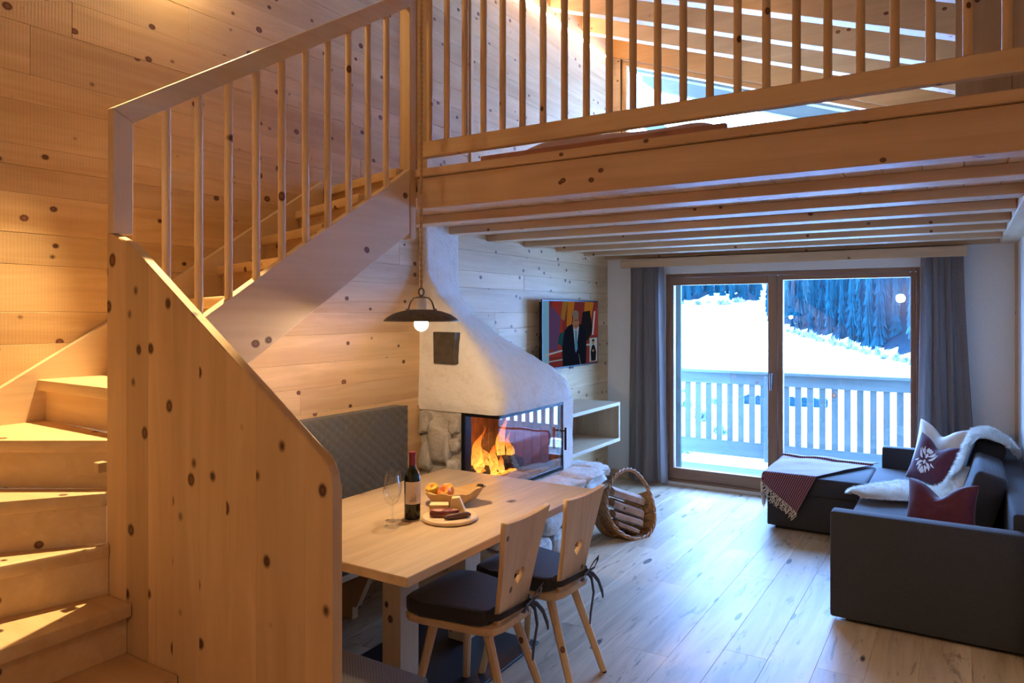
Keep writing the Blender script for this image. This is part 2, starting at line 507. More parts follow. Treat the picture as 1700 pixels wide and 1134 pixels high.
# gable above the loft, open for the sloping window
GX0, GX1, GZ0 = -3.10, -0.42, 2.50
def gtop(x): return roofz(x) - 0.06
wg = nb()
prism(wg, [(XW-0.2, 2.46), (GX0, 2.46), (GX0, gtop(GX0)+0.2), (XW-0.2, gtop(XW)+0.35)], 'y', YW+0.13, YW+0.33)
prism(wg, [(GX1, 2.46), (XN+0.2, 2.46), (XN+0.2, 2.97), (GX1, gtop(GX1)+0.2)], 'y', YW+0.13, YW+0.33)
prism(wg, [(GX0, 2.46), (GX1, 2.46), (GX1, GZ0), (GX0, GZ0)], 'y', YW+0.13, YW+0.33)
struct(mk('wall_gable', wg, SPRUCE['X']), 'wooden gable wall around the sloping loft window')
struct(box('wall_right', XR, XR+0.2, 3.001, YW, -0.2, 2.374, PLASTER), 'white plaster wall behind the sofa')
wn = nb(); bx(wn, XN, XN+0.2, YB-0.1, YW+0.3, -0.2, 3.2); bx(wn, XR, XN, 2.9, 3.0, -0.2, 2.25)
struct(mk('wall_near', wn, PLASTER), 'white wall to the right of the viewer')
struct(box('wall_rear', XW-0.2, XN+0.2, YB-0.2, YB, -0.2, 4.7, SPRUCE['X']), 'wooden wall behind the viewer')
struct(box('baseboard_back', XW+0.005, -2.56, YW-0.016, YW, 0, 0.085, SPRUCE['X']), 'pine skirting on the window wall')
struct(box('baseboard_left', XW, XW+0.014, 5.16, YW-0.02, 0, 0.07, SPRUCE['Y']), 'pine skirting under the planked wall')
struct(box('trim_1', XR-0.022, XR, YW-0.03, YW, 0.0, 2.28, SPRUCE['Z']), 'narrow tan strip in the right corner')  # thin tan strip running up the corner

# loft deck: ceiling boards with joists, seen from below
ce = struct(box('ceiling', -2.40, XN, 2.92, YW, 2.375, 2.41, SPRUCE['Y']), 'wooden ceiling with joists below the loft')
x = XW
while x < XN:
    w = min(0.152, XN - x)
    y0 = 2.92 if x > -2.42 else 3.04
    box('ceiling_board', x+0.001, x+w-0.001, y0, YW, 2.338, 2.374, SPRUCE['Y'], ce, 0.003)
    x += w
for i in range(6):
    y = 3.605 + 0.573*i
    box('joist', XW, 0.245, y, y+0.145, 2.286, 2.3375, SPRUCE['X'], ce, 0.003)
box('wall_joist', XW, 0.245, YW-0.06, YW, 2.283, 2.3375, SPRUCE['X'], ce, 0.002)
box('side_beam', 0.247, XR, 2.9, YW, 2.279, 2.3375, PINEP['Y'], ce, 0.003)
box('edge_beam', -2.388, XN, 2.91, 3.02, 2.255, 2.413, SPRUCE['X'], ce, 0.004)
box('edge_board', -2.39, XN, 2.885, 3.02, 2.416, 2.455, SPRUCE['X'], ce, 0.004)
f2 = struct(box('floor_loft', XW, XN, 3.03, YW+0.12, 2.412, 2.43, SPRUCE['Y']), 'board floor of the loft')
x = XW
while x < XN:
    w = min(0.17, XN - x)
    box('loft_board', x+0.001, x+w-0.001, 3.03, YW+0.12, 2.43, 2.455, SPRUCE['Y'], f2, 0.002)
    x += w

# roof: rafters running down to the right, boards between
ro = nb()
prism(ro, [(XW-0.3, roofz(XW-0.3)+0.24), (XN+0.3, roofz(XN+0.3)+0.24), (XN+0.3, roofz(XN+0.3)+0.32), (XW-0.3, roofz(XW-0.3)+0.32)], 'y', YB-0.2, 8.95)
ro = struct(mk('ceiling_roof', ro, SPRUCE['Y']), 'sloping wooden roof with rafters above the loft')
x = XW - 0.05
while x < XN:
    bm = nb()
    prism(bm, [(x+0.001, roofz(x)+0.205), (x+0.189, roofz(x+0.19)+0.205), (x+0.189, roofz(x+0.19)+0.238), (x+0.001, roofz(x)+0.238)], 'y', YB, 8.9)
    mk('roof_board', bm, SPRUCE['Y'], ro, 0.003)
    x += 0.19
for i in range(14):
    y = 6.43 - 0.648*i + (0.648*1 if i > 12 else 0)
    if i == 13: continue
    if y < YB: continue
    bm = nb()
    prism(bm, [(XW, roofz(XW)-0.02), (XN, roofz(XN)-0.02), (XN, roofz(XN)+0.204), (XW, roofz(XW)+0.204)], 'y', y, y+0.125)
    mk('rafter', bm, SPRUCE['X'], ro, 0.003)
for y in (7.85, 8.75):
    bm = nb()
    prism(bm, [(XW-0.3, roofz(XW-0.3)-0.02), (XN, roofz(XN)-0.02), (XN, roofz(XN)+0.204), (XW-0.3, roofz(XW-0.3)+0.204)], 'y', y, y+0.125)
    mk('outer_rafter', bm, OUTW['X'], ro, 0.003)
bm = nb(); prism(bm, [(XW, roofz(XW)-0.06), (XR, roofz(XR)-0.06), (XR, roofz(XR)+0.2), (XW, roofz(XW)+0.2)], 'y', YW+0.115, YW+0.155)
mk('wall_rafter', bm, FRAMEO['X'], ro, 0.003)

# sloping loft window
gw = nb()
t = 0.05
prism(gw, [(GX0, GZ0), (GX0+t, GZ0), (GX0+t, gtop(GX0+t)), (GX0, gtop(GX0))], 'y', YW+0.16, YW+0.24)
prism(gw, [(GX1-t, GZ0), (GX1, GZ0), (GX1, gtop(GX1)), (GX1-t, gtop(GX1-t))], 'y', YW+0.16, YW+0.24)
prism(gw, [(GX0+t, GZ0), (GX1-t, GZ0), (GX1-t, GZ0+t), (GX0+t, GZ0+t)], 'y', YW+0.16, YW+0.24)
prism(gw, [(GX0+t, gtop(GX0+t)-t*1.05), (GX1-t, gtop(GX1-t)-t*1.05), (GX1-t, gtop(GX1-t)), (GX0+t, gtop(GX0+t))], 'y', YW+0.16, YW+0.24)
g_ = struct(mk('window_1', gw, FRAMEO['X']), 'sloping orange larch gable window in the loft')
bm = nb(); prism(bm, [(GX0+t-0.01, GZ0+t-0.01), (GX1-t+0.01, GZ0+t-0.01), (GX1-t+0.01, gtop(GX1-t)-t+0.01), (GX0+t-0.01, gtop(GX0+t)-t+0.01)], 'y', YW+0.195, YW+0.203)
mk('pane', bm, PANE, g_)
bm = nb(); prism(bm, [(GX0-0.012, 2.46), (GX0, 2.46), (GX0, gtop(GX0)), (GX0-0.012, gtop(GX0))], 'y', YW+0.115, YW+0.16)
mk('casing', bm, FRAMEO['Z'], g_, 0.002)

# balcony door: one sliding sash, one fixed pane
dm = nb()
DX0, DX1, DZ0, DZ1 = -2.549, -0.313, 0.032, 2.111
bx(dm, DX0, DX0+0.03, YW+0.0, YW+0.15, DZ0, DZ1); bx(dm, DX1-0.03, DX1, YW+0.0, YW+0.15, DZ0, DZ1)
bx(dm, DX0+0.03, DX1-0.03, YW+0.0, YW+0.15, DZ1-0.035, DZ1); bx(dm, DX0+0.03, DX1-0.03, YW+0.0, YW+0.15, DZ0, DZ0+0.025)
dr = struct(mk('door_1', dm, FRAMEW['X'], None, 0.003), 'larch balcony door with a sliding sash and a fixed pane')
sx0, sx1, sz0, sz1 = DX0+0.031, -1.474, DZ0+0.027, DZ1-0.037
def sash(x0, x1, z0, z1, y0, y1, wl_, wr, wbm, wt, nm):
    a = nb(); bx(a, x0, x0+wl_, y0, y1, z0, z1); bx(a, x1-wr, x1, y0, y1, z0, z1)
    o = mk(nm, a, FRAMEW['Z'], dr, 0.004)
    a = nb(); bx(a, x0+wl_, x1-wr, y0+0.001, y1, z0, z0+wbm); bx(a, x0+wl_, x1-wr, y0+0.001, y1, z1-wt, z1)
    mk('rail', a, FRAMEW['X'], o, 0.003)
    box('pane', x0+wl_-0.01, x1-wr+0.01, (y0+y1)/2, (y0+y1)/2+0.008, z0+wbm-0.01, z1-wt+0.01, PANE, o)
    return o
s1 = sash(sx0, sx1, sz0, sz1, YW+0.005, YW+0.07, 0.045, 0.085, 0.11, 0.075, 'sliding_sash')
s2 = sash(sx1+0.004, DX1-0.032, sz0, sz1, YW+0.012, YW+0.08, 0.045, 0.04, 0.10, 0.045, 'fixed_sash')
hb = nb(); bx(hb, -1.533, -1.509, YW-0.004, YW+0.006, 1.04, 1.17)
h = mk('door_handle', hb, STEEL, s1, 0.004, 2)
hb = nb(); tube(hb, [(-1.52, YW-0.006, 1.15), (-1.52, YW-0.055, 1.15)], 0.011, 10); tube(hb, [(-1.52, YW-0.05, 1.16), (-1.52, YW-0.055, 1.09), (-1.522, YW-0.055, 1.0)], [0.011, 0.011, 0.008], 10)
tag(mk('lever', hb, STEEL, h, smooth=True), 'hanging steel lever of the sliding sash')

# curtain box
cb = thing('curtain_box', (-1.46, 6.9, 2.17), 'long pine pelmet board over the balcony door holding the curtains', 'curtain box')
box('front_board', -2.95, 0.025, 6.835, 6.857, 2.178, 2.262, SPRUCE['X'], cb, 0.002)
box('top_board', -2.95, 0.025, 6.8575, YW-0.001, 2.244, 2.262, SPRUCE['X'], cb, 0.002)
box('curtain_track', -2.93, 0.01, 6.93, 6.945, 2.22, 2.2435, STEEL, cb)

# curtains
def curtain(label, xt0, xt1, xb0, xb1, folds, ph, yb):
    bm = nb()
    def fn(u, v):
        zz = lerp(2.222, 0.03, v)
        e = v**1.3
        x = lerp(lerp(xt0, xb0, e), lerp(xt1, xb1, e), u)
        a = lerp(0.030, 0.042, v)
        y = yb + a*(sin(2*pi*folds*u+ph) + 0.45*sin(2*pi*folds*1.7*u+ph*2+1.3*v) + 0.25*sin(9*v+5*u)*v)*0.75
        x += 0.010*sin(4*pi*folds*u+ph)*(1-v)
        if v < 0.03: y = lerp(yb, y, 0.6)
        return Vector((x, y, zz))
    grid(bm, fn, 150, 40)
    bmesh.ops.solidify(bm, geom=bm.faces[:], thickness=0.003)
    o = mk('curtain', bm, CURT, None, smooth=True)
    return tag(o, label, 'curtain', None)
curtain('grey linen curtain drawn to the left of the balcony door, beside the wooden shelf', -2.90, -2.545, -2.925, -2.50, 3.0, 0.6, 6.935)
curtain('grey linen curtain hanging right of the balcony door, behind the sofa', -0.31, 0.0, -0.345, 0.115, 3.6, 2.0, 6.935)

# boxed chimney in the loft
ch = struct(box('trim_2', XW+0.0005, -3.135, 3.945, 4.40, ZF, roofz(XW)-0.04, SPRUCE['Z']), 'planked chimney box in the loft')
box('corner_post', XW+0.0005, -3.10, 3.885, 3.943, ZF, roofz(XW)-0.04, PINE['Z'], ch, 0.003)
for a, b in zip(seams[17:], seams[18:]):
    box('plank', -3.134, -3.118, 3.945, 4.41, a+0.0006, min(b, 4.46)-0.0006, WALLX, ch, 0.002)
box('corner_strip', XW+0.0005, -3.105, 4.412, 4.45, ZF, roofz(XW)-0.05, PINE['Z'], ch, 0.003)
# panelled cupboard wall on the right of the loft
lw = struct(box('wall_loft', -0.02, XN, 3.62, 3.66, ZF, 3.5, plain('partition_core', (0.2,0.12,0.06), 0.8)), 'spruce boarded partition on the right of the loft')
for i in range(7):
    x0 = -0.03+0.2*i
    bm = nb(); prism(bm, [(x0+0.001, ZF), (x0+0.199, ZF), (x0+0.199, min(3.6, roofz(x0+0.2)-0.02)), (x0+0.001, min(3.6, roofz(x0)-0.02))], 'y', 3.598, 3.619)
    mk('partition_board', bm, SPRUCE['Z'], lw, 0.002)

# ================================================================== STAIRCASE
XS0, XS1 = -2.43, -2.39
YP = 1.34
st = thing('staircase', (-2.0, 1.2, 0.0), 'quarter-turn pine staircase rising along the planked wall to the loft', 'staircase')
noses = [((-1.31,1.338),(-1.31,.54)), ((-1.55,1.338),(-1.55,.54)), ((-1.79,1.338),(-1.79,.54)), ((-2.03,1.338),(-2.03,.54)), ((-2.275,1.338),(-2.265,.54)),
         ((-2.405,1.338),(-2.62,.54)), ((-2.438,1.338),(-3.01,.54)), ((-2.445,1.40),(-3.16,.945)), ((-2.432,1.43),(-3.16,1.465)), ((-2.432,1.56),(-3.16,1.755)),
         ((-2.432,1.80),(-3.16,2.09)), ((-2.432,2.05),(-3.16,2.29)), ((-2.432,2.30),(-3.16,2.55)), ((-2.432,2.53),(-3.16,2.79)), ((-2.432,2.80),(-3.16,3.03))]
RISE = 0.167
NZ = [0.117 + RISE*i for i in range(15)]
for i in range(15):
    a, b = noses[i]
    if i < 14: c, d = noses[i+1]
    else: c, d = (-2.392, 3.03), (-3.16, 3.06)
    if i == 14: pts = [a, (-2.392, 3.029), (-3.16, 3.029), b]; pts = [a, (-2.43, 3.029), (-3.16, 3.032), b]
    elif i == 6: pts = [a, c, (lerp(d[0], c[0], -0.02), d[1]), (-3.16, .54), b]
    else: pts = [a, c, d, b]
    # nose overhang is in front of the riser; tread goes on a little under the next riser
    ca = Vector(((a[0]+b[0])/2, (a[1]+b[1])/2)); cc = Vector(((c[0]+d[0])/2, (c[1]+d[1])/2))
    dv = (cc-ca).normalized()*0.032
    if i < 14:
        q = []
        for p in pts:
            if p in (c, d):
                k = 0.2 if (p == c and i in (5, 6, 7)) else 1.0
                q.append((p[0]+dv.x*1.35*k, p[1]+dv.y*1.35*k))
            else: q.append(p)
        q[0] = a
        pts = q
    bm = nb(); prism(bm, pts, 'z', NZ[i]-0.044, NZ[i])
    mk('tread', bm, TREAD, st, 0.006, 2, smooth=True)
    k = 0.25 if i in (5, 6, 7) else 1.0
    a2 = Vector(a)+dv*k; b2 = Vector(b)+dv
    bm = nb()
    w = dv.normalized()*0.018
    prism(bm, [tuple(a2), tuple(b2), tuple(b2+w), tuple(a2+w)], 'z', (NZ[i-1] if i else 0)+0.0005, NZ[i]-0.0445)
    mk('riser', bm, TREAD, st)
# wall string
def wstr(y): return 1.42 + (y-1.32)*0.60 if y < 1.9 else 1.768 + (y-1.9)*0.655
bm = nb()
ys = [0.9, 1.1, 1.32, 1.6, 1.9, 2.2, 2.6, 3.0]
prism(bm, [(y, wstr(y)+ (0.03 if y < 1.0 else 0)) for y in ys] + [(3.0, 2.2), (2.0, 1.2), (0.9, 0.6)], 'x', XW+0.0005, -3.158)
mk('wall_string', bm, PINEP['Y'], st, 0.003)
# outer string of the upper flight
top = lambda y: 1.709 + 0.636*(y-1.684)
bot = lambda y: 1.514 + 0.618*(y-1.87)
bm = nb()
pts = [(1.415, top(1.415)), (2.2, top(2.2)), (2.70, top(2.70)-0.01), (2.78, top(2.78)-0.005), (2.858, 2.455), (2.858, bot(2.858)), (1.415, bot(1.415))]
prism(bm, pts, 'x', XS0, XS1)
mk('outer_string', bm, PINEP['Y'], st, 0.004)
# vertical boarded panel of the lower flight
def ptop(x): return interp_lin([(-2.424, 1.990), (-2.395, 1.982), (-2.30, 1.952), (-2.268, 1.930), (-1.479, 1.391), (-1.415, 1.345), (-1.394, 1.325), (-1.383, 1.30), (-1.378, 1.265)], x)
def interp_lin(tab, x):
    if x <= tab[0][0]: return tab[0][1]
    for a, b in zip(tab, tab[1:]):
        if x <= b[0]: return lerp(a[1], b[1], (x-a[0])/(b[0]-a[0]))
    return tab[-1][1]
pan = None
edges = [-2.424, -2.312, -2.19, -2.062, -1.93, -1.805, -1.675, -1.552, -1.479, -1.378]
kn = [-2.395, -2.30, -2.268, -1.415, -1.394, -1.383]
for a, b in zip(edges, edges[1:]):
    xs = [a+0.0002] + [k for k in kn if a < k < b] + [b-0.0002]
    bm = nb()
    prism(bm, [(xx, ptop(xx)) for xx in xs] + [(b-0.0002, 0.0), (a+0.0002, 0.0)], 'y', YP, YP+0.034)
    ed = [e for e in bm.edges if abs(e.verts[0].co.y - e.verts[1].co.y) < 1e-6 and min(e.verts[0].co.z, e.verts[1].co.z) > 1.0 and (abs(e.verts[0].co.x-e.verts[1].co.x) > 0.004)]
    bmesh.ops.bevel(bm, geom=ed, offset=0.007, segments=2, profile=0.5, affect='EDGES')
    mk('panel_board', bm, PANEL, st)
# newel, handrail, balusters, upper post
bm = nb(); prism(bm, [(YP+0.001, 1.984), (1.41, 1.984), (1.41, 2.366), (YP+0.001, 2.40)], 'x', -2.424, XS1)
mk('newel', bm, PINEP['Z'], st, 0.003)
hr = lambda y: 2.40 + 0.634*(y-YP)
bm = nb(); prism(bm, [(YP, hr(YP)), (2.86, hr(2.86)), (2.86, hr(2.86)-0.083), (1.411, hr(1.411)-0.08), (1.411, hr(1.411)-0.079)], 'x', -2.4245, XS1+0.001)
mk('handrail', bm, PINEP['Y'], st, 0.004)
for i in range(10):
    y = 1.542 + 0.1287*i
    bm = nb(); tube(bm, [(-2.409, y, top(y)-0.02), (-2.409, y, hr(y)-0.06)], 0.0155, 14)
    mk('baluster', bm, PINEP['Z'], st, smooth=True)
box('upper_post', -2.462, XS1, 2.8595, 2.9085, 2.10, 3.62, PINE['Z'], st, 0.004)
tag(box('string_peg', -2.452, -2.424, YP-0.03, YP+0.0, 1.19, 1.225, TREAD, st, 0.002), None)

# loft railing
lr = thing('loft_railing', (-1.0, 2.93, ZF), 'pine railing of round balusters along the loft edge', 'railing')
box('bottom_rail', -2.385, XN, 2.91, 2.955, 2.517, 2.597, PINE['X'], lr, 0.004)
box('top_rail', -2.385, XN, 2.905, 2.96, 3.42, 3.50, PINE['X'], lr, 0.004)
bxs = [-2.322 + 0.1112*i for i in range(34)]
for x in bxs:
    if x > XN-0.05: break
    bm = nb(); tube(bm, [(x, 2.932, 2.59), (x, 2.932, 3.43)], 0.0162, 14)
    mk('baluster', bm, PINE['Z'], lr, smooth=True)

# led strip on the wall head
t_ = box('light_strip', XW+0.001, XW+0.022, 4.75, 6.95, 4.395, 4.412, LED)
tag(t_, 'warm glowing light strip at the head of the planked loft wall', 'light')
# bed in the loft
bd = thing('loft_bed', (-1.5, 4.1, ZF), 'low wooden bed with pale rose bedding on the loft floor', 'bed')
box('side_board', -2.13, -0.86, 3.11, 3.14, ZF, 2.535, plain('reddish_wood', (0.42,0.15,0.06), 0.5, nscale=8, amt=0.2), bd, 0.004)
box('mattress', -2.08, -0.88, 3.15, 5.15, ZF+0.001, 2.53, CREAM, bd, 0.03, 3, True)
bm = nb()
def duvet(u, v):
    x = lerp(-2.02, -0.9, u); y = lerp(3.17, 5.1, v)
    e = (1-abs(2*u-1)**5)*(1-abs(2*v-1)**7)
    return Vector((x, y, 2.531 + e*(0.125 + 0.035*sin(7*u+1)*sin(5*v+2) + 0.03*noise.noise(Vector((x*3, y*3, 2))))))
grid(bm, duvet, 40, 50)
ext = bmesh.ops.extrude_face_region(bm, geom=bm.faces[:])
for v_ in [g for g in ext['geom'] if isinstance(g, bmesh.types.BMVert)]: v_.co.z = min(v_.co.z, 2.5305)
mk('duvet', bm, plain('rose_linen', (0.62,0.36,0.28), 0.9, nscale=30, amt=0.05), bd, smooth=True)
# ================================================================== FIREPLACE
FY0, FY1, FX = 3.92, 4.79, -2.54       # glass corner front (y), right end of the glass (y), glass plane (x)
fp = thing('fireplace', (-2.8, 4.4, 0.0), 'white rough-plastered corner fireplace with a burning fire behind glass and a stone ledge', 'fireplace')
PWB = plain('stove_dark_iron', (0.02,0.018,0.017), 0.6, 0.4)
# hood and chimney: rings with rounded corners, z: near corner x, far corner x, far y, near y, corner radius
prof = [(1.060, -2.535, -2.535, 4.955, 3.915, .05), (1.10, -2.520, -2.520, 4.972, 3.900, .07), (1.20, -2.530, -2.540, 4.968, 3.905, .09), (1.30, -2.575, -2.63, 4.93, 3.91, .11),
        (1.38, -2.625, -2.73, 4.84, 3.915, .12), (1.45, -2.675, -2.82, 4.74, 3.915, .12), (1.58, -2.77, -2.95, 4.54, 3.915, .10), (1.72, -2.90, -3.06, 4.37, 3.915, .07), (1.86, -3.04, -3.115, 4.305, 3.91, .04), (2.0, -3.118, -3.13, 4.297, 3.91, .02), (2.30, -3.128, -3.13, 4.297, 3.91, .012), (2.337, -3.128, -3.13, 4.297, 3.91, .012)]
def ring(z):
    xa, xb, yf, yn, rr = interp(prof, z)
    A, B, Cc, D = Vector((XW+.0005, yn)), Vector((xa, yn)), Vector((xb, yf)), Vector((XW+.0005, yf))
    out = []
    def seg(p, q, n):
        for i in range(n): out.append(p.lerp(q, i/n))
    def corner(p, c, q, n):
        u = (p-c).normalized(); w = (q-c).normalized()
        k = min(rr*1.6, (p-c).length*0.45, (q-c).length*0.45)
        s, e = c+u*k, c+w*k
        return s, e, [(1-t)**2*s + 2*t*(1-t)*c + t*t*e for t in [i/n for i in range(n+1)]]
    s1, e1, c1 = corner(A, B, Cc, 8); s2, e2, c2 = corner(B, Cc, D, 8)
    seg(A, s1, 14); out += c1[:-1]; seg(e1, s2, 26); out += c2[:-1]; seg(e2, D, 12); out.append(D)
    return out
bm = nb()
rows = []
zs = [1.058 + (2.337-1.058)*i/56 for i in range(57)]
for z in zs:
    pts = ring(z); row = []
    for k, p in enumerate(pts):
        q = Vector((p.x, p.y, z))
        amp = 0.013 if z < 1.95 else 0.004
        f = noise.noise(q*5.0)*amp + noise.noise(q*14.0)*amp*0.45 + noise.noise(q*38.0)*0.0022
        if p.x > XW+0.03:
            cx, cy = -3.0, 4.35
            dv = Vector((p.x-cx, p.y-cy, 0)).normalized()
            q += dv*f
        row.append(bm.verts.new(q))
    rows.append(row)
for a, b in zip(rows, rows[1:]):
    for k in range(len(a)-1): bm.faces.new((a[k], a[k+1], b[k+1], b[k]))
bm.faces.new(rows[0]); bm.faces.new(list(reversed(rows[-1])))
hood = mk('plaster_hood', bm, LIME, fp, smooth=True)
# soot door
sd = nb(); prism(sd, [(-3.032, 1.382), (-2.862, 1.380), (-2.852, 1.592), (-3.036, 1.594)], 'y', 3.868, 3.93)
mk('soot_door', sd, SOOT, fp, 0.003)
# right pier
bm = nb(); bx(bm, XW+0.0005, -2.536, FY1+0.014, 4.950, 0.45, 1.075)
bmesh.ops.subdivide_edges(bm, edges=bm.edges[:], cuts=8, use_grid_fill=True)
for v in bm.verts:
    if v.co.x > -3.1: v.co += Vector((noise.noise(v.co*9)*.006, noise.noise(v.co*9+Vector((5,5,5)))*.004, 0))
mk('plaster_pier', bm, LIME, fp, smooth=True)
# firebox
bm = nb(); bx(bm, XW+0.04, XW+0.07, FY0+0.02, FY1, 0.56, 1.06); mk('firebox_back', bm, FIRECLAY, fp)
bm = nb()
for i in range(11):
    y = FY0+0.05+i*0.068
    bx(bm, XW+0.07, XW+0.085, y, y+0.058, 0.575, 1.05)
tag(mk('fireclay_rib', bm, FIRECLAY, fp, 0.003), None, None, None, 'stuff')
box('firebox_side', XW+0.07, FX-0.03, FY1-0.03, FY1-0.005, 0.56, 1.055, FIRECLAY, fp)
for i in range(6):
    x = XW+0.12+i*0.075
    box('fireclay_rib', x, x+0.066, FY1-0.045, FY1-0.0305, 0.575, 1.05, FIRECLAY, fp, 0.003)
box('firebox_floor', XW+0.04, FX-0.015, FY0+0.02, FY1, 0.545, 0.575, ASH, fp)
box('firebox_top', XW+0.04, FX-0.015, FY0+0.02, FY1, 1.05, 1.057, PWB, fp)
box('firebox_cheek', XW+0.07, -2.838, FY0+0.075, FY0+0.095, 0.576, 1.05, FIRECLAY, fp)
# black frame
def bar(nm, *q): return box(nm, *q, BLACK, fp, 0.002)
bar('frame_bar', -2.838, -2.808, FY0-0.002, FY0+0.075, 0.575, 1.058)
bar('frame_bar', -2.808, FX+0.002, FY0-0.002, FY0+0.016, 1.036, 1.058)
bar('frame_bar', -2.808, FX+0.002, FY0-0.002, FY0+0.016, 0.560, 0.582)
bar('frame_bar', FX-0.016, FX+0.002, FY0+0.016, FY1, 1.036, 1.058)
bar('frame_bar', FX-0.016, FX+0.002, FY0+0.016, FY1, 0.560, 0.582)
bar('frame_bar', FX-0.016, FX+0.004, FY1, FY1+0.013, 0.560, 1.058)
box('glass_pane', -2.808, FX-0.003, FY0+0.003, FY0+0.007, 0.582, 1.036, FIREGLASS, fp)
box('glass_pane', FX-0.007, FX-0.002, FY0+0.008, FY1, 0.582, 1.036, FIREGLASS, fp)
bm = nb(); tube(bm, [(FX+0.045, FY1-0.035, 0.71), (FX+0.045, FY1-0.035, 0.875)], 0.009, 10); tube(bm, [(FX, FY1-0.035, 0.85), (FX+0.045, FY1-0.035, 0.85)], 0.006, 8)
mk('door_handle', bm, BLACK, fp, smooth=True)
# logs and flames
def log(a, b, r, seed, nm, mat, parent, n=12, split=False):
    bm = nb(); A, B = Vector(a), Vector(b)
    pts = [A.lerp(B, i/9) for i in range(10)]
    tube(bm, pts, [r*(1+0.1*noise.noise(Vector((i*0.7, seed, 0)))) for i in range(10)], n)
    for v in bm.verts: v.co += Vector((noise.noise(v.co*22+Vector((seed,0,0))), noise.noise(v.co*22+Vector((0,seed,0))), noise.noise(v.co*22+Vector((0,0,seed)))))*r*0.16
    return mk(nm, bm, mat, parent, smooth=True)
log((-2.86, 4.08, .612), (-2.80, 4.62, .615), .038, 1, 'charred_log', CHAR, fp)
log((-2.74, 4.06, .612), (-2.98, 4.40, .650), .036, 2, 'charred_log', CHAR, fp)
log((-2.96, 4.15, .665), (-2.76, 4.50, .665), .032, 3, 'charred_log', CHAR, fp)
log((-2.66, 4.38, .600), (-2.60, 4.74, .600), .024, 4, 'charred_log', CHAR, fp)
bm = nb()
for i in range(30):
    rock(bm, (R.uniform(-3.0, -2.66), R.uniform(4.02, 4.6), 0.585), (.022, .022, .014), i, 1)
tag(mk('glowing_embers', bm, EMBER, fp), None, None, None, 'stuff')
bm = nb(); rock(bm, (-2.66, 4.45, .585), (.09, .36, .022), 31, 3, .2); tag(mk('ash_heap', bm, ASH, fp, smooth=True), 'pale ash along the glass')
def flame(x, y, z, h, r, seed):
    bm = nb()
    def fn(u, v):
        rad = r*(sin(pi*min(1, v*0.9+0.12))**0.8)*(1-v)**0.55*(1.0+0.45*noise.noise(Vector((cos(2*pi*u)*1.5, sin(2*pi*u)*1.5, v*4+seed))))
        ox = 0.35*r*2*noise.noise(Vector((seed, v*2.6, 0)))*v*2; oy = 0.5*r*2*noise.noise(Vector((0, v*2.6, seed)))*v*2
        return Vector((x+ox+rad*0.7*cos(2*pi*u), y+oy+rad*sin(2*pi*u), z+h*v))
    grid(bm, fn, 18, 26, True)
    return mk('flame', bm, FLAME, fp, smooth=True)
lamp('fire_glow', 'POINT', (-2.86, 4.28, 0.80), 5.0, (1.0, 0.36, 0.07), shadow_soft_size=0.08)
for a in ((-2.82,4.12,.60,.36,.060,1.3), (-2.86,4.19,.60,.26,.065,2.6), (-2.80,4.25,.61,.22,.050,3.1), (-2.84,4.42,.62,.40,.050,4.4), (-2.80,4.47,.62,.26,.045,5.2), (-2.78,4.08,.585,.15,.045,6.7), (-2.74,4.17,.585,.14,.035,7.9), (-2.90,4.06,.59,.20,.05,8.3), (-2.76,4.30,.60,.13,.04,9.6)):
    flame(*a)
# masonry: left of the glass, base, ledge
box('masonry_core', XW+0.0005, -2.84, 3.935, 4.02, 0, 1.075, STONE, fp)
for k, (x, z, a, b, rt) in enumerate([(-3.005, .86, .105, .175, 0), (-3.14, .97, .055, .09, 0), (-2.885, .98, .05, .075, 0), (-3.13, .74, .06, .12, 0), (-2.90, .68, .07, .07, 0), (-3.02, .56, .12, .085, 0), (-2.885, .84, .045, .06, 0), (-3.14, .56, .05, .07, 0), (-3.08, .38, .10, .10, 0), (-2.90, .42, .08, .11, 0), (-3.0, .18, .12, .11, 0)]):
    bm = nb(); rock(bm, (x, 3.925, z), (a, .055 if k else .075, b), 40+k, 3, .16, .6)
    mk('stone', bm, STONE, fp, smooth=True)
box('base_core', XW+0.0005, -2.50, 3.97, 4.93, 0, 0.50, STONEW, fp)
k = 0
for z, hh in ((.09, .11), (.265, .10), (.415, .075)):
    y = 3.93
    while y < 4.95:
        L = R.uniform(.16, .34)
        bm = nb(); rock(bm, (-2.475, min(y+L/2, 4.9), z), (.085, L*0.56, hh), 60+k, 3, .2, .6); k += 1
        mk('stone', bm, STONEW, fp, smooth=True)
        y += L
    for xx in (-3.05, -2.82, -2.6):
        bm = nb(); rock(bm, (xx, 3.955, z), (.13, .07, hh), 60+k, 3, .2, .6); k += 1
        mk('stone', bm, STONEW, fp, smooth=True)
for (x, y, sx, sy, zc, sz, rt) in ((-2.42, 4.03, .16, .20, .515, .045, .1), (-2.40, 4.40, .155, .25, .512, .048, -.1), (-2.395, 4.78, .165, .22, .510, .050, .05), (-2.46, 5.03, .17, .14, .513, .052, -.1), (-2.72, 3.86, .20, .09, .515, .04, 0)):
    bm = nb(); rock(bm, (x, y, zc), (sx*1.1, sy*1.12, sz*1.2), 90+k, 4, .17, .5, rt); k += 1
    mk('ledge_stone', bm, STONEW, fp, smooth=True)
box('ledge_core', XW+0.0005, -2.535, 3.94, 4.95, .501, .546, STONEW, fp)

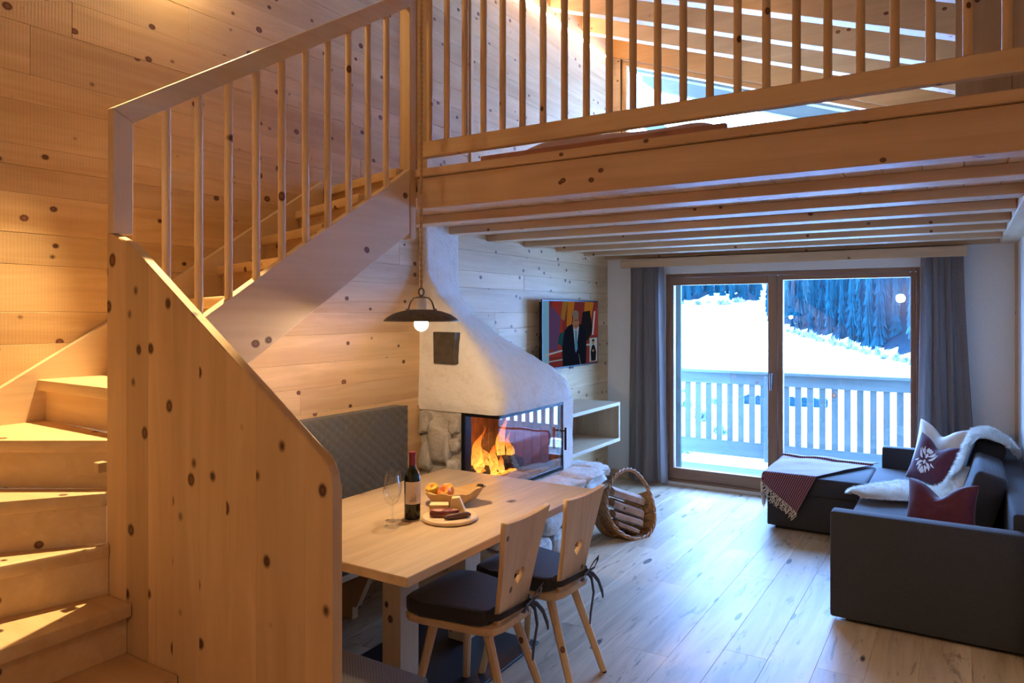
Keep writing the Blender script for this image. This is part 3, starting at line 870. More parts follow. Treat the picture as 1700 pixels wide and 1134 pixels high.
# ------------------------------------------------------------------ open shelf beside the fireplace
sh = thing('wall_shelf', (-2.97, 5.66, 0.51), 'open pale oak box shelf on the planked wall beside the fireplace', 'shelf')
box('top_board', XW+0.001, -2.75, 4.962, 6.35, .852, .884, OAKX['Y'], sh, 0.002)
box('bottom_board', XW+0.001, -2.75, 4.962, 6.35, .515, .547, OAKX['Y'], sh, 0.002)
box('end_board', XW+0.001, -2.75, 6.318, 6.3498, .5475, .8515, OAKX['Z'], sh, 0.002)

# ------------------------------------------------------------------ television
tv = thing('television', (-3.1, 6.01, 1.225), 'flat black television on the planked wall showing a man in a dark suit', 'television')
box('bracket', XW+0.001, -3.13, 5.85, 6.2, 1.42, 1.66, BLACK, tv, 0.004)
box('back_shell', -3.13, -3.098, 5.47, 6.55, 1.245, 1.82, BLACK, tv, 0.008, 2)
box('screen_frame', -3.0975, -3.084, 5.445, 6.575, 1.222, 1.842, BLACK, tv, 0.003)
box('logo_tab', -3.097, -3.084, 5.975, 6.045, 1.208, 1.2215, BLACK, tv, 0.002)
TW, TH = 1.106, 0.592
pal = {}
def scr(nm, c, k=0.42):
    if nm not in pal: pal[nm] = emit('screen_' + nm, c, k)
    return pal[nm]
pics = []
def pic(nm, c, pts): pics.append((scr(nm, c), pts))
def ell(cx, cy, rx, ry, n=20): return [(cx+rx*cos(2*pi*i/n), cy+ry*sin(2*pi*i/n)) for i in range(n)]
pic('maroon', (.16,.030,.028), [(0,0),(1,0),(1,1),(0,1)])
pic('paleblue', (.17,.40,.62), [(0,0),(.10,0),(.10,1),(0,1)])
pic('red', (.26,.035,.03), [(.10,.16),(.30,.16),(.36,1),(.16,1)])
pic('purple', (.10,.05,.13), [(.10,.3),(.24,.2),(.30,.75),(.12,.95)])
pic('orange', (.36,.13,.02), [(.40,.62),(.47,.55),(.55,1),(.42,1)])
pic('orange', (.36,.13,.02), [(.70,.55),(.80,.40),(.92,1),(.74,1)])
pic('ochre', (.25,.13,.03), [(.30,.74),(.36,.70),(.42,1),(.33,1)])
pic('black', (.012,.012,.016), [(.66,.62),(.78,.36),(.90,.52),(.84,.86),(.70,.84)])
pic('red', (.26,.035,.03), [(.90,.45),(1,.45),(1,.95),(.93,.8)])
pic('white', (.42,.42,.46), [(.88,.46),(.91,.46),(.95,.86),(.92,.84)])
pic('railing', (.33,.38,.44), [(.0,.175),(.33,.235),(.33,.26),(.0,.205)])
pic('railing', (.33,.38,.44), [(.0,.085),(.33,.10),(.33,.115),(.0,.10)])
pic('railing', (.33,.38,.44), [(.70,.285),(.88,.295),(.88,.32),(.70,.31)])
pic('teal', (.012,.06,.075), [(.24,.36),(.33,.30),(.36,.52),(.28,.52)])
pic('suit', (.008,.010,.018), [(.33,.0),(.32,.30),(.36,.55),(.43,.62),(.52,.66),(.62,.66),(.70,.60),(.76,.50),(.77,.25),(.76,.0)])
pic('shirt', (.30,.36,.44), [(.515,.62),(.60,.66),(.625,.60),(.575,.20),(.555,.22)])
pic('tie', (.07,.20,.36), [(.548,.55),(.585,.55),(.60,.25),(.565,.19),(.545,.27)])
pic('skin', (.25,.12,.085), ell(.565,.70,.068,.135))
pic('hair', (.17,.125,.105), ell(.555,.80,.066,.065))
pic('hairdark', (.045,.030,.025), [(.495,.80),(.50,.68),(.512,.66),(.515,.76)])
pic('hairdark', (.045,.030,.025), [(.615,.72),(.628,.66),(.632,.78),(.622,.80)])
pic('facedark', (.09,.038,.028), [(.53,.715),(.61,.715),(.605,.70),(.535,.70)])
pic('facedark', (.09,.038,.028), [(.55,.625),(.595,.625),(.59,.613),(.555,.613)])
pic('mic', (.20,.20,.22), [(.615,.17),(.62,.17),(.66,.0),(.65,.0)])
for i in range(5):
    pass
pic('inset', (.30,.36,.38), [(.83,.02),(.985,.02),(.985,.41),(.83,.41)])
pic('signer', (.012,.012,.016), [(.86,.03),(.85,.18),(.875,.28),(.905,.30),(.935,.28),(.965,.17),(.955,.03)])
pic('signerface', (.28,.15,.11), ell(.903,.335,.022,.036, 12))
pic('signerhair', (.016,.010,.010), [(.876,.33),(.878,.375),(.90,.395),(.928,.375),(.93,.33),(.92,.355),(.885,.355)])
pic('signerface', (.28,.15,.11), ell(.90,.20,.022,.02, 10))
bm = nb(); mats = []
for i, (m, pts) in enumerate(pics):
    if m not in mats: mats.append(m)
    x = -3.0838 + 0.00012*i
    f = bm.faces.new([bm.verts.new((x, 5.457+TW*p[0], 1.236+TH*p[1])) for p in pts])
    f.material_index = mats.index(m)
scn = mk('screen_picture', bm, mats, tv, recalc=False)

# ================================================================== DINING CORNER
# wall bench
wb_ = thing('wall_bench', (-2.9, 2.8, 0), 'grey upholstered wall bench with a high diamond-quilted backrest', 'bench')
bm = nb()
Y0, Y1, Z0_, Z1_ = 1.90, 3.66, 0.42, 1.12
def qf(u, v):
    y, z = lerp(Y0, Y1, u), lerp(Z0_, Z1_, v)
    p = 0.075
    d = (abs(sin(pi*(y+z*1.25)/p))*abs(sin(pi*(y-z*1.25)/p)))**0.5
    e = min(1, (Y1-y)/.02, (Z1_-z)/.02, (y-Y0)/.02)
    e = max(e, 0)**0.5
    return Vector((-3.085 + 0.010*d*e + 0.014*e + 0.0*v, y, z))
g = grid(bm, qf, 250, 100)
mk('quilted_face', bm, fabric('quilted_fabric', (0.078,0.072,0.068), amt=0.3), wb_, smooth=True)
bm = nb(); prism(bm, [(Y0, Z0_), (Y1, Z0_), (Y1, Z1_-.03), (Y1-.012, Z1_-.008), (Y1-.03, Z1_), (Y0, Z1_)], 'x', XW+0.02, -3.0845); mk('backrest', bm, BENCHF, wb_, 0.004, 2)
box('seat', -3.08, -2.66, Y0, Y1, .385, .46, BENCHF, wb_, 0.02, 3, True)
box('seat_board', -3.10, -2.67, Y0+.01, Y1-.01, .35, .384, PINE['Y'], wb_, 0.003)
for y in (2.15, 2.98, 3.52):
    bm = nb(); prism(bm, [(-3.10, .3495), (-2.74, .3495), (-2.88, .075), (-2.91, .075), (-2.91, .0), (-3.10, 0)], 'y', y, y+.045)
    mk('leg', bm, PINE['Z'], wb_, 0.002)
# short bench at the near end of the table
sb = thing('end_bench', (-2.1, 1.75, 0), 'plain grey upholstered bench at the near end of the table, behind the boarded panel', 'bench')
box('seat', -2.64, -1.552, 1.50, 1.962, .37, .475, BENCHF, sb, 0.018, 3, True)
box('base', -2.60, -1.58, 1.53, 1.93, .02, .369, BENCHF, sb, 0.006)
box('plinth', -2.58, -1.60, 1.55, 1.91, 0, .0195, BLACK, sb)

# table
tb = thing('dining_table', (-2.215, 2.82, 0), 'oak dining table on two square posts and a dark floor plate', 'table')
box('tabletop', -2.725, -1.712, 2.03, 3.60, .722, .76, OAK, tb, 0.003)
box('post', -2.30, -2.19, 2.55, 2.684, .0125, .7215, PINEP['Z'], tb, 0.003)
box('post', -2.30, -2.19, 3.06, 3.20, .0125, .7215, PINEP['Z'], tb, 0.003)
box('floor_plate', -2.56, -1.875, 2.43, 3.28, .0005, .012, DARKPLATE, tb, 0.002)
box('top_plate', -2.45, -2.04, 2.50, 3.25, .706, .7215, DARKPLATE, tb, 0.002) if False else None

# chairs
def make_chair(label):
    t = thing('dining_chair', (0, 0, 0), label, 'chair', 'pine chairs at the dining table')
    # seat board
    bm = nb()
    prism(bm, [(-.405,-.14),(-.395,-.19),(-.36,-.212),(-.30,-.215),(-.02,-.175),(.03,-.15),(.045,-.10),(.045,.10),(.03,.15),(-.02,.175),(-.30,.215),(-.36,.212),(-.395,.19),(-.405,.14)], 'z', .418, .450)
    mk('seat', bm, PINE['X'], t, 0.006, 2, True)
    box('batten', -.33, -.27, -.15, .15, .396, .4178, PINE['Y'], t, 0.003)
    box('batten', -.06, .0, -.13, .13, .396, .4178, PINE['Y'], t, 0.003)
    for (a, b) in (((-.29,-.125,.40),(-.355,-.20,0.006)), ((-.29,.125,.40),(-.355,.20,0.006)), ((-.03,-.105,.40),(.115,-.15,0.006)), ((-.03,.105,.40),(.115,.15,0.006))):
        bm = nb(); tube(bm, [a, b], [.021, .0165], 8)
        lg = mk('leg', bm, PINE['Z'], t)
        bm = nb(); tube(bm, [(b[0], b[1], .006), (b[0]+.0, b[1], 0)], .0145, 10); mk('felt_pad', bm, BLACK, lg)
    # backrest with heart
    hgt = .455
    def hw(z): return lerp(.112, .182, z/hgt) + .012*sin(pi*z/hgt)*-1
    outer = [(-hw(hgt*i/10), hgt*i/10) for i in range(11)]
    topc = [(lerp(-.182, .182, i/12), hgt+.0 - .012*(1-(2*i/12-1)**2)) for i in range(1, 12)]
    outer = outer + topc + [(hw(hgt*i/10), hgt*i/10) for i in range(10, -1, -1)]
    heart = []
    for i in range(40):
        a = 2*pi*i/40
        hx = 16*sin(a)**3; hy = 13*cos(a)-5*cos(2*a)-2*cos(3*a)-cos(4*a)
        heart.append((hx/16*.040, .190+hy/17*.047))
    bm = curve_shape(outer, [heart], .0095, .0015)
    Mx = Matrix(((0,0,1,0),(1,0,0,0),(0,1,0,0),(0,0,0,1)))
    bmesh.ops.transform(bm, matrix=Mx, verts=bm.verts[:])
    bmesh.ops.transform(bm, matrix=Matrix.Translation((.012, 0, .442)) @ Matrix.Rotation(radians(10.5), 4, 'Y'), verts=bm.verts[:])
    mk('backrest', bm, PINE['Z'], t, recalc=False)
    # cushion
    bm = nb()
    prism(bm, [(-.41,-.13),(-.40,-.185),(-.365,-.21),(-.30,-.213),(-.06,-.185),(-.012,-.165),(-.006,-.13),(-.006,.13),(-.012,.165),(-.06,.185),(-.30,.213),(-.365,.21),(-.40,.185),(-.41,.13)], 'z', .4505, .512)
    cu = mk('seat_cushion', bm, CUSH, t, 0.014, 3, True)
    # ties
    bm = nb()
    zt = .487
    tube(bm, [(-.02,-.150,zt),(.02,-.136,zt),(.038,-.118,zt),(.046,-.05,zt+.0),(.050,.03,zt),(.056,.085,zt)], 1.0, 8, sq=(.014,.0025), up=(0,0,1))
    tube(bm, [(-.02,.150,zt),(.02,.136,zt),(.04,.12,zt),(.056,.085,zt)], 1.0, 8, sq=(.014,.0025), up=(0,0,1))
    mk('cushion_strap', bm, CUSH, cu, smooth=True)
    bm = nb()
    k = Vector((.060, .085, zt))
    bmesh.ops.create_icosphere(bm, subdivisions=2, radius=.016, matrix=Matrix.Translation(k) @ Matrix.Diagonal((.7, 1, 1.1, 1)))
    for s, dz in ((1, .035), (-1, -.012)):
        lp = [k+Vector((.004,0,0)), k+Vector((.018, s*.03, .02+dz*.6)), k+Vector((.022, s*.07, .022+dz)), k+Vector((.014, s*.082, .004+dz)), k+Vector((.012, s*.055, -.012+dz*.6)), k]
        tube(bm, lp, 1.0, 8, sq=(.012,.0022), up=(0.5,0,1))
    tl1 = [k, k+Vector((.016,.015,-.03)), k+Vector((.022,.025,-.10)), k+Vector((.024,-.01,-.19)), k+Vector((.026,-.02,-.235))]
    tl2 = [k, k+Vector((.012,.04,-.02)), k+Vector((.022,.075,-.06)), k+Vector((.03,.10,-.12)), k+Vector((.03,.108,-.15))]
    for tl in (tl1, tl2): tube(bm, tl, [1,1,1,1,.7], 8, sq=(.012,.0022), up=(0,1,.2))
    mk('tied_bow', bm, CUSH, cu, smooth=True)
    return t
c1 = make_chair('pine chair with a heart cut-out and dark cushion, nearest to the viewer')
c2 = copy_tree(c1)
c1.location = (-1.632, 2.585, 0)
c2.location = (-1.585, 3.040, 0)
c2.rotation_euler = (0, 0, radians(-2))
c2['label'] = 'pine chair with a heart cut-out and dark cushion, farther one next to the log basket'

# pendant lamp
pl = thing('pendant_lamp', (-2.2, 2.714, 1.64), 'dark iron dish pendant lamp with a bare bulb hanging over the table', 'lamp')
bm = nb()
profo = [(.030,.052),(.06,.050),(.10,.042),(.14,.028),(.165,.012),(.174,.003),(.178,.001),(.178,-.002)]
lathe(bm, [(r, z+1.686) for r, z in profo] + [(r-.002 if r > .1 else r, z+1.683) for r, z in reversed(profo)], (-2.2, 2.714, 0), 48)
sp = mk('lamp_shade', bm, IRON, pl, smooth=True)
bm = nb()
e = Vector((.849, .528, 0))       # the yoke spans across
for s in (1, -1):
    tube(bm, [Vector((-2.2,2.714,1.734))+e*s*.062, Vector((-2.2,2.714,1.752))+e*s*.058, Vector((-2.2,2.714,1.775))+e*s*.050, Vector((-2.2,2.714,1.792))+e*s*.036, Vector((-2.2,2.714,1.796))+e*s*.015, Vector((-2.2,2.714,1.797))], .004, 8)
    tube(bm, [Vector((-2.2,2.714,1.732))+e*s*.068, Vector((-2.2,2.714,1.741))+e*s*.068], .006, 8)
mk('yoke', bm, IRON, pl, smooth=True)
bm = nb(); lathe(bm, [(0,1.793),(.018,1.792),(.024,1.78),(.026,1.74),(.026,1.70),(.0,1.70)], (-2.2,2.714,0), 24)
mk('porcelain_socket', bm, plain('porcelain', (.75,.72,.68), .3), pl, smooth=True)
bm = nb(); lathe(bm, [(0,1.805),(.008,1.803),(.006,1.796),(.0,1.795)], (-2.2,2.714,0), 12)
tube(bm, [Vector((-2.2,2.714,1.821))+e*(.012*cos(2*pi*i/20))+Vector((0,0,.018*sin(2*pi*i/20))) for i in range(20)], .0042, 8, True)
mk('ring', bm, IRON, pl, smooth=True)
bm = nb(); bmesh.ops.create_uvsphere(bm, u_segments=20, v_segments=12, radius=.033, matrix=Matrix.Translation((-2.2,2.714,1.668)))
mk('bulb', bm, BULB, pl, smooth=True)
bm = nb()
rz = roofz(-2.2) - 0.025
N_ = 500
for ph in (0, pi):
    tube(bm, [(-2.2+.0035*cos(ph+i*0.55), 2.714+.0035*sin(ph+i*0.55), lerp(1.838, rz, i/N_)) for i in range(N_+1)], .0042, 6)
mk('twisted_cord', bm, plain('hemp_cord', (.45,.28,.14), .9), pl, smooth=True)

# things on the table
TZ = 0.7602
def wineglass(x, y, label):
    t = thing('wine_glass', (x, y, TZ), label, 'wine glass', 'wine glasses on the table')
    bm = nb(); lathe(bm, [(0,.0),(.034,.0005),(.035,.002),(.012,.006),(.005,.010)], (x,y,TZ), 32); mk('foot', bm, WINEGLASS, t, smooth=True)
    bm = nb(); lathe(bm, [(.005,.010),(.0035,.03),(.0033,.08),(.005,.096)], (x,y,TZ), 16); mk('stem', bm, WINEGLASS, t, smooth=True)
    bm = nb(); pr_ = [(.0,.095),(.012,.100),(.026,.112),(.037,.134),(.040,.155),(.038,.18),(.033,.21),(.030,.232)]
    lathe(bm, pr_, (x,y,TZ), 32); mk('bowl', bm, WINEGLASS, t, smooth=True)
wineglass(-2.18, 2.481, 'empty stemmed wine glass, the nearer of the two on the table')
wineglass(-2.238, 2.556, 'empty stemmed wine glass standing behind the other wine glass')
BX, BY = -2.186, 2.631
bo = thing('wine_bottle', (BX, BY, TZ), 'dark red wine bottle with a pale label and burgundy capsule', 'bottle')
bm = nb(); lathe(bm, [(0,.004),(.03,.0),(.0365,.003),(.0375,.01),(.0375,.19),(.035,.205),(.024,.226),(.0155,.243),(.0145,.255),(.0145,.262),(0,.262)], (BX,BY,TZ), 40); mk('bottle_body', bm, BOTTLE, bo, smooth=True)
bm = nb(); lathe(bm, [(.0148,.248),(.0150,.25),(.0150,.295),(.0165,.298),(.0165,.310),(.0155,.312),(0,.312)], (BX,BY,TZ), 32); mk('capsule', bm, plain('capsule_foil', (.20,.012,.035), .35, .3), bo, smooth=True)
va = atan2(-BY, -BX)      # towards the room
bm = nb()
grid(bm, lambda u, v: Vector((BX+.0379*cos(va+lerp(-1.0,1.25,u)), BY+.0379*sin(va+lerp(-1.0,1.25,u)), TZ+lerp(.075,.178,v))), 24, 1)
lb = mk('paper_label', bm, plain('label_paper', (.74,.60,.47), .8), bo, smooth=True)
bm = nb()
INK = plain('label_ink', (.16,.12,.10), .8)
def mark(u0, u1, z0, z1):
    n = 4
    a = [[bm.verts.new((BX+.03805*cos(va+lerp(u0,u1,i/n)), BY+.03805*sin(va+lerp(u0,u1,i/n)), TZ+z)) for z in (z0, z1)] for i in range(n+1)]
    for i in range(n): bm.faces.new((a[i][0], a[i+1][0], a[i+1][1], a[i][1]))
rr = random.Random(3)
for i in range(14):
    u = -.35 + .06*i; h_ = .008+.018*(i/14) + rr.uniform(-.004,.004)
    mark(u, u+.025, .088, .088+h_)
mark(-.4,.55,.087,.0885); mark(-.3,.1,.108,.1095); mark(.2,.5,.118,.1195); mark(.25,.45,.150,.151)
mk('label_sketch', bm, INK, lb, recalc=False)

# carved bowl
bo_c = Vector((-2.19, 2.935, TZ)); ang = radians(31.9)
ex = Vector((cos(ang), sin(ang), 0)); ey = Vector((-sin(ang), cos(ang), 0))
bw = thing('wooden_bowl', bo_c, 'rustic carved root-wood bowl holding three apples', 'bowl')
bm = nb()
def bowl(u, v, off):
    a = 2*pi*u
    rx = .150 + .022*cos(a)**3 + .010*noise.noise(Vector((cos(a)*2, sin(a)*2, 0)))
    ry = .100 + .010*noise.noise(Vector((cos(a)*2, sin(a)*2, 4)))
    rim = .068 + .030*max(0, cos(a-.15))**2 + .012*noise.noise(Vector((cos(a)*2.5, sin(a)*2.5, 8)))
    s = v**0.55 if off == 0 else v**0.6*0.86
    z = rim*(v**2.1) if off == 0 else .014 + (rim-.014)*(v**2.4)
    return bo_c + ex*(rx*cos(a)*s*(1 if v > .5 else 1)) + ey*(ry*sin(a)*s) + Vector((0,0,max(z, 0.0005)))
A = grid(bm, lambda u, v: bowl(u, max(v, .0005), 0), 56, 14, True)
B = grid(bm, lambda u, v: bowl(u, max(v, .0005), 1), 56, 14, True)
for i in range(56):
    j = (i+1) % 56; bm.faces.new((A[i][14], A[j][14], B[j][14], B[i][14]))
RW = wood('root_wood', 'X', (.40,.23,.08), (.62,.41,.17), kscale=7, kth=.12, rough=.5)
mk('bowl_shell', bm, RW, bw, smooth=True)
bm = nb(); rock(bm, bo_c+ex*.150+Vector((0,0,.092)), (.030,.026,.013), 7, 3, .2, .9, ang); mk('rim_knob', bm, RW, bw, smooth=True)
bm = nb(); rock(bm, bo_c+ex*.150-ey*.018+Vector((0,0,.098)), (.017,.012,.009), 8, 2, .2); tag(mk('knot_hole', bm, plain('dark_hole', (.04,.02,.01), .9), bw, smooth=True), None)
def apple(p, r, ca, cb, label, tilt):
    t = thing('apple', p, label, 'apple', 'apples in the bowl')
    p = Vector(p)
    pf = [(0,.30),(.12,.36),(.35,.62),(.62,.80),(.88,.62),(1.0,.15),(.97,-.25),(.8,-.62),(.5,-.82),(.22,-.86),(.1,-.78),(0,-.72)]
    bm = nb(); lathe(bm, [(a*r, (b+.86)*r*.98) for a, b in pf], (0,0,0), 32)
    M_ = Matrix.Translation(p) @ Matrix.Translation((0,0,r*.8)) @ Matrix.Rotation(tilt, 4, 'X') @ Matrix.Translation((0,0,-r*.8))
    bmesh.ops.transform(bm, matrix=M_, verts=bm.verts[:])
    s = NT('apple_skin')
    v = s.vec(False)
    n = s.noise(s.mul(v, (55, 55, 9)), 1.0, 4, .6); n2 = s.noise(v, 16, 2)
    f = s.n('ShaderNodeMath', {0: n, 1: n2}, operation='ADD').outputs[0]
    s.set(Base_Color=s.ramp(s.mr(f, .75, 1.25), [(0, ca), (1, cb)]), Roughness=.3)
    mk('flesh', bm, s.m, t, smooth=True)
    bm = nb(); tube(bm, [(0,0,r*1.1),(.002,0,r*1.45),(.006,0,r*1.72)], .0014, 6); bmesh.ops.transform(bm, matrix=M_, verts=bm.verts[:]); mk('stem', bm, BARK, t)
apple(bo_c+ex*-.092+ey*.0+Vector((0,0,.040)), .036, (.62,.22,.03), (.75,.55,.05), 'yellow apple at the left end of the wooden bowl', .4)
apple(bo_c+ex*-.020+ey*.028+Vector((0,0,.030)), .037, (.68,.16,.03), (.74,.50,.06), 'yellow and orange apple at the back of the bowl', .3)
apple(bo_c+ex*-.025+ey*-.046+Vector((0,0,.036)), .035, (.58,.06,.02), (.74,.36,.07), 'red striped apple at the front rim of the bowl', .7)

# serving board with cheese, speck and sausage
SB = Vector((-2.03, 2.713, TZ))
bd_ = tag(None or mk('serving_board', (lambda b: (lathe(b, [(0,0),(.122,0),(.130,.006),(.130,.012),(.125,.018),(.112,.018),(.108,.0145),(.100,.0145),(.096,.018),(0,.018)], SB, 56), b)[1])(nb()), PINEP['X'], None, smooth=True), 'round wooden serving board with a juice groove and cold cuts on it', 'board')
TOPB = TZ + .0182
CH = plain('alpine_cheese', (.78,.60,.27), .5, nscale=30, amt=.05)
RIND = plain('cheese_rind', (.80,.66,.36), .6)
def cheese(pts, h, c, rot, label):
    bm = nb(); prism(bm, pts, 'z', 0, h)
    cr, sr = cos(rot), sin(rot)
    for v in bm.verts: v.co = Vector((c[0]+v.co.x*cr-v.co.y*sr, c[1]+v.co.x*sr+v.co.y*cr, TOPB+v.co.z*(1)))
    return bm
bm = cheese([(-.045,-.02),(.045,-.022),(.04,.035),(-.045,.035)], .044, SB+ex*-.052+ey*.040, ang, '')
tag(mk('cheese_block', bm, CH, None, .002), 'low block of yellow cheese at the back left of the serving board', 'cheese')
bm = nb()
pts = [(-.035,0),(.045,0),(.014,.075),(-.022,.072)]
for v_ in [0]:
    prism(bm, pts, 'y', -.026, .026)
for v in bm.verts:
    x, y, z = v.co; q = SB+ex*(.028+x)+ey*(.052+y*(1-.25*z/.075)); v.co = Vector((q.x, q.y, TOPB+z))
tag(mk('cheese_wedge', bm, CH, None, .002), 'tall pointed wedge of yellow cheese on the serving board', 'cheese')
MEAT = NT('cured_ham'); v_ = MEAT.vec(False); n_ = MEAT.noise(MEAT.mul(v_, (10, 10, 60)), 1.0, 4, .6, 1.0)
MEAT.set(Base_Color=MEAT.ramp(MEAT.mr(n_, .35, .68), [(0, (.055,.010,.010)), (.55, (.20,.035,.03)), (.72, (.55,.32,.27)), (1, (.12,.02,.018))]), Roughness=.4)
bm = nb(); rock(bm, (SB.x-ex.x*.022-ey.x*.018, SB.y-ex.y*.022-ey.y*.018, TOPB+.017), (.082,.030,.021), 17, 3, .12, .5, ang+.12)
tag(mk('smoked_ham', bm, MEAT.m, None, smooth=True), 'dark smoked ham slab with a pale fat streak on the serving board', 'ham')
bm = nb(); tube(bm, [SB+ex*a+ey*b+Vector((0,0,.0182+c)) for a, b, c in ((-.018,-.078,.010),(.0,-.072,.013),(.03,-.060,.014),(.06,-.045,.015),(.085,-.030,.013),(.098,-.022,.010))], [.006,.012,.013,.0135,.0125,.006], 12, caps=True)
tag(mk('dry_sausage', bm, plain('sausage_skin', (.085,.035,.028), .55, nscale=60, amt=.35, bump=.4), None, smooth=True), 'dark dried sausage lying at the front of the serving board', 'sausage')
# ================================================================== SOFA
so = thing('corner_sofa', (-0.3, 5.6, 0), 'charcoal felt corner sofa with a chaise end along the right wall', 'sofa')
def rb(nm, x0, x1, y0, y1, z0, z1, b, parent, seg=3):
    return box(nm, x0, x1, y0, y1, z0, z1, SOFA, parent, b, seg, True)
rb('armrest', -.635, .345, 4.385, 4.505, .025, .612, .016, so)
rb('armrest', -.575, .345, 6.72, 6.83, .025, .612, .016, so)
rb('base', -.60, .20, 4.507, 6.718, .03, .31, .012, so)
rb('seat', -.615, .10, 4.508, 5.985, .312, .448, .028, so)
rb('seat', -.615, .10, 5.99, 6.717, .312, .443, .028, so)
rb('chaise_base', -1.335, -.603, 6.01, 6.78, .03, .30, .012, so)
rb('chaise_cushion', -1.35, -.618, 5.99, 6.79, .302, .442, .024, so)
rb('backrest', .215, .345, 4.507, 6.718, .03, .69, .02, so)
box('plinth', -.56, .30, 4.45, 6.70, 0.0, .03, BLACK, so)
box('plinth', -1.28, -.60, 6.06, 6.72, 0.0, .029, BLACK, so)
def backcush(y0, y1, z0, z1, x0, tilt, th):
    bm = nb(); bx(bm, 0, th, y0, y1, 0, z1-z0)
    bmesh.ops.bevel(bm, geom=bm.edges[:], offset=.035, segments=4, profile=.5, affect='EDGES')
    bmesh.ops.transform(bm, matrix=Matrix.Translation((x0, 0, z0)) @ Matrix.Rotation(radians(tilt), 4, 'Y'), verts=bm.verts[:])
    mk('back_cushion', bm, SOFA, so, smooth=True)
backcush(5.17, 5.93, .442, .795, -.035, 17, .175)
backcush(5.945, 6.70, .442, .86, -.02, 15, .175)

def pillow(label, c, a, b, t, nrm, mat, roll=0.0, chop=0.0, pull=.13, name='cushion', n=44):
    """square pillow: half sizes a, b, thickness t, standing with its face along nrm"""
    nz = Vector(nrm).normalized()
    xx = Vector((0,0,1)).cross(nz).normalized(); yy = nz.cross(xx)
    c_, s_ = cos(roll), sin(roll); xx, yy = xx*c_+yy*s_, yy*c_-xx*s_
    C_ = Vector(c)
    def pt(u, v, side):
        e = max(0, (1-u*u)*(1-v*v))
        x = a*u*(1-pull*(1-v*v)**1.0*abs(u)**1.5); y = b*v*(1-pull*(1-u*u)**1.0*abs(v)**1.5)
        th = t*e**.42
        if chop:
            g = exp(-(u/.42)**2)*max(0, (v+.5)/1.5)**1.6
            y -= chop*g; th *= (1-.35*g)
        th += .006*noise.noise(Vector((u*3+C_.x*7, v*3, side+C_.y)))*e
        return C_ + xx*x + yy*y + nz*th*side
    bm = nb()
    for side in (1, -1):
        grid(bm, lambda u, v: pt(2*u-1, 2*v-1, side), n, n)
    bmesh.ops.remove_doubles(bm, verts=bm.verts[:], dist=.0008)
    me = mk(name, bm, mat, None, smooth=True)
    return tag(me, label, 'cushion', 'loose cushions on the sofa'), pt
pillow('cream satin cushion at the back of the sofa corner, in front of the curtain', (-.155, 6.50, .665), .215, .205, .075, (-.55, -.80, .22), CREAM, roll=-.08, chop=.075)
emb, ept = pillow('burgundy cushion with a white damask ornament, leaning on the cream cushion', (-.185, 6.245, .605), .195, .185, .07, (-.62, -.74, .28), BURG, roll=-.16, chop=.06)
pillow('plain burgundy cushion with a chopped top at the near end of the sofa', (-.115, 5.055, .562), .225, .15, .085, (-.55, -.80, .25), BURG, roll=.10, chop=.085)
# damask ornament printed on the front of the burgundy cushion
bm = nb()
EW = PW[emb.name]
def orn(poly):
    vs = [bm.verts.new(ept(u, v, 1) + Vector((-.62,-.74,.28)).normalized()*.0022) for u, v in poly]
    bmesh.ops.triangle_fill(bm, use_beauty=True, edges=[bm.edges.new((vs[i], vs[(i+1) % len(vs)])) for i in range(len(vs))])
def leaf(cx, cy, ang_, L, w, bend=0.0):
    pts = []
    for i in range(9):
        t_ = i/8; pts.append((t_*L, w*sin(pi*t_)**.8))
    for i in range(7, 0, -1):
        t_ = i/8; pts.append((t_*L, -w*sin(pi*t_)**.8))
    out = []
    for x, y in pts:
        y2 = y + bend*(x/L)**2*L
        ox_, oy_ = cx+x*cos(ang_)-y2*sin(ang_), cy+x*sin(ang_)+y2*cos(ang_)
        out.append((OC[0]+(ox_-OC[0])*1.3, OC[1]+(oy_-OC[1])*1.3))
    orn(out)
    return out
OC = (-.12, .04)
for s in (1, -1):
    for (x, y, a_, L, w, bd2) in ((.02,.30,60,.24,.045,.3),(.05,.18,35,.30,.05,.5),(.10,.05,20,.30,.055,.6),(.05,-.05,-25,.30,.05,-.5),(.04,-.16,-45,.26,.045,-.4),(.16,.20,80,.18,.035,-.6),(.22,-.02,-70,.18,.035,.6),(.03,-.30,-60,.16,.035,-.3),(.08,-.22,-10,.18,.03,.5)):
        leaf(OC[0]+s*x, OC[1]+y, radians(a_) if s > 0 else pi-radians(a_), L, w, bd2*s)
for (y, L, a_, w) in ((.34,.22,90,.06),(.08,.22,90,.05),(-.14,.18,90,.05),(-.20,.30,-90,.055)):
    leaf(OC[0], OC[1]+y, radians(a_), L, w)
tag(mk('damask_print', bm, EMBL, emb), 'white damask ornament')

# sheepskin
sk = thing('sheepskin', (-.2, 5.75, .445), 'long white sheepskin hanging from the sofa back onto the seat', 'sheepskin')
path = [(-.625,5.44,.472,.05),(-.56,5.50,.476,.13),(-.42,5.63,.476,.20),(-.25,5.78,.476,.27),(-.12,5.90,.482,.29),(-.065,5.98,.54,.28),(-.015,6.02,.65,.27),(.035,6.05,.78,.25),(.085,6.06,.868,.23),(.17,6.06,.862,.21),(.25,6.08,.815,.17),(.305,6.05,.73,.12)]
def cat(P, t):
    n = len(P)-1; x = t*n; i = min(int(x), n-1); f = x-i
    p0, p1, p2, p3 = [Vector(P[max(0, min(n, j))]) for j in (i-1, i, i+1, i+2)]
    return 0.5*((2*p1) + (p2-p0)*f + (2*p0-5*p1+4*p2-p3)*f*f + (3*p1-p0-3*p2+p3)*f**3)
P4 = [Vector(p) for p in path]
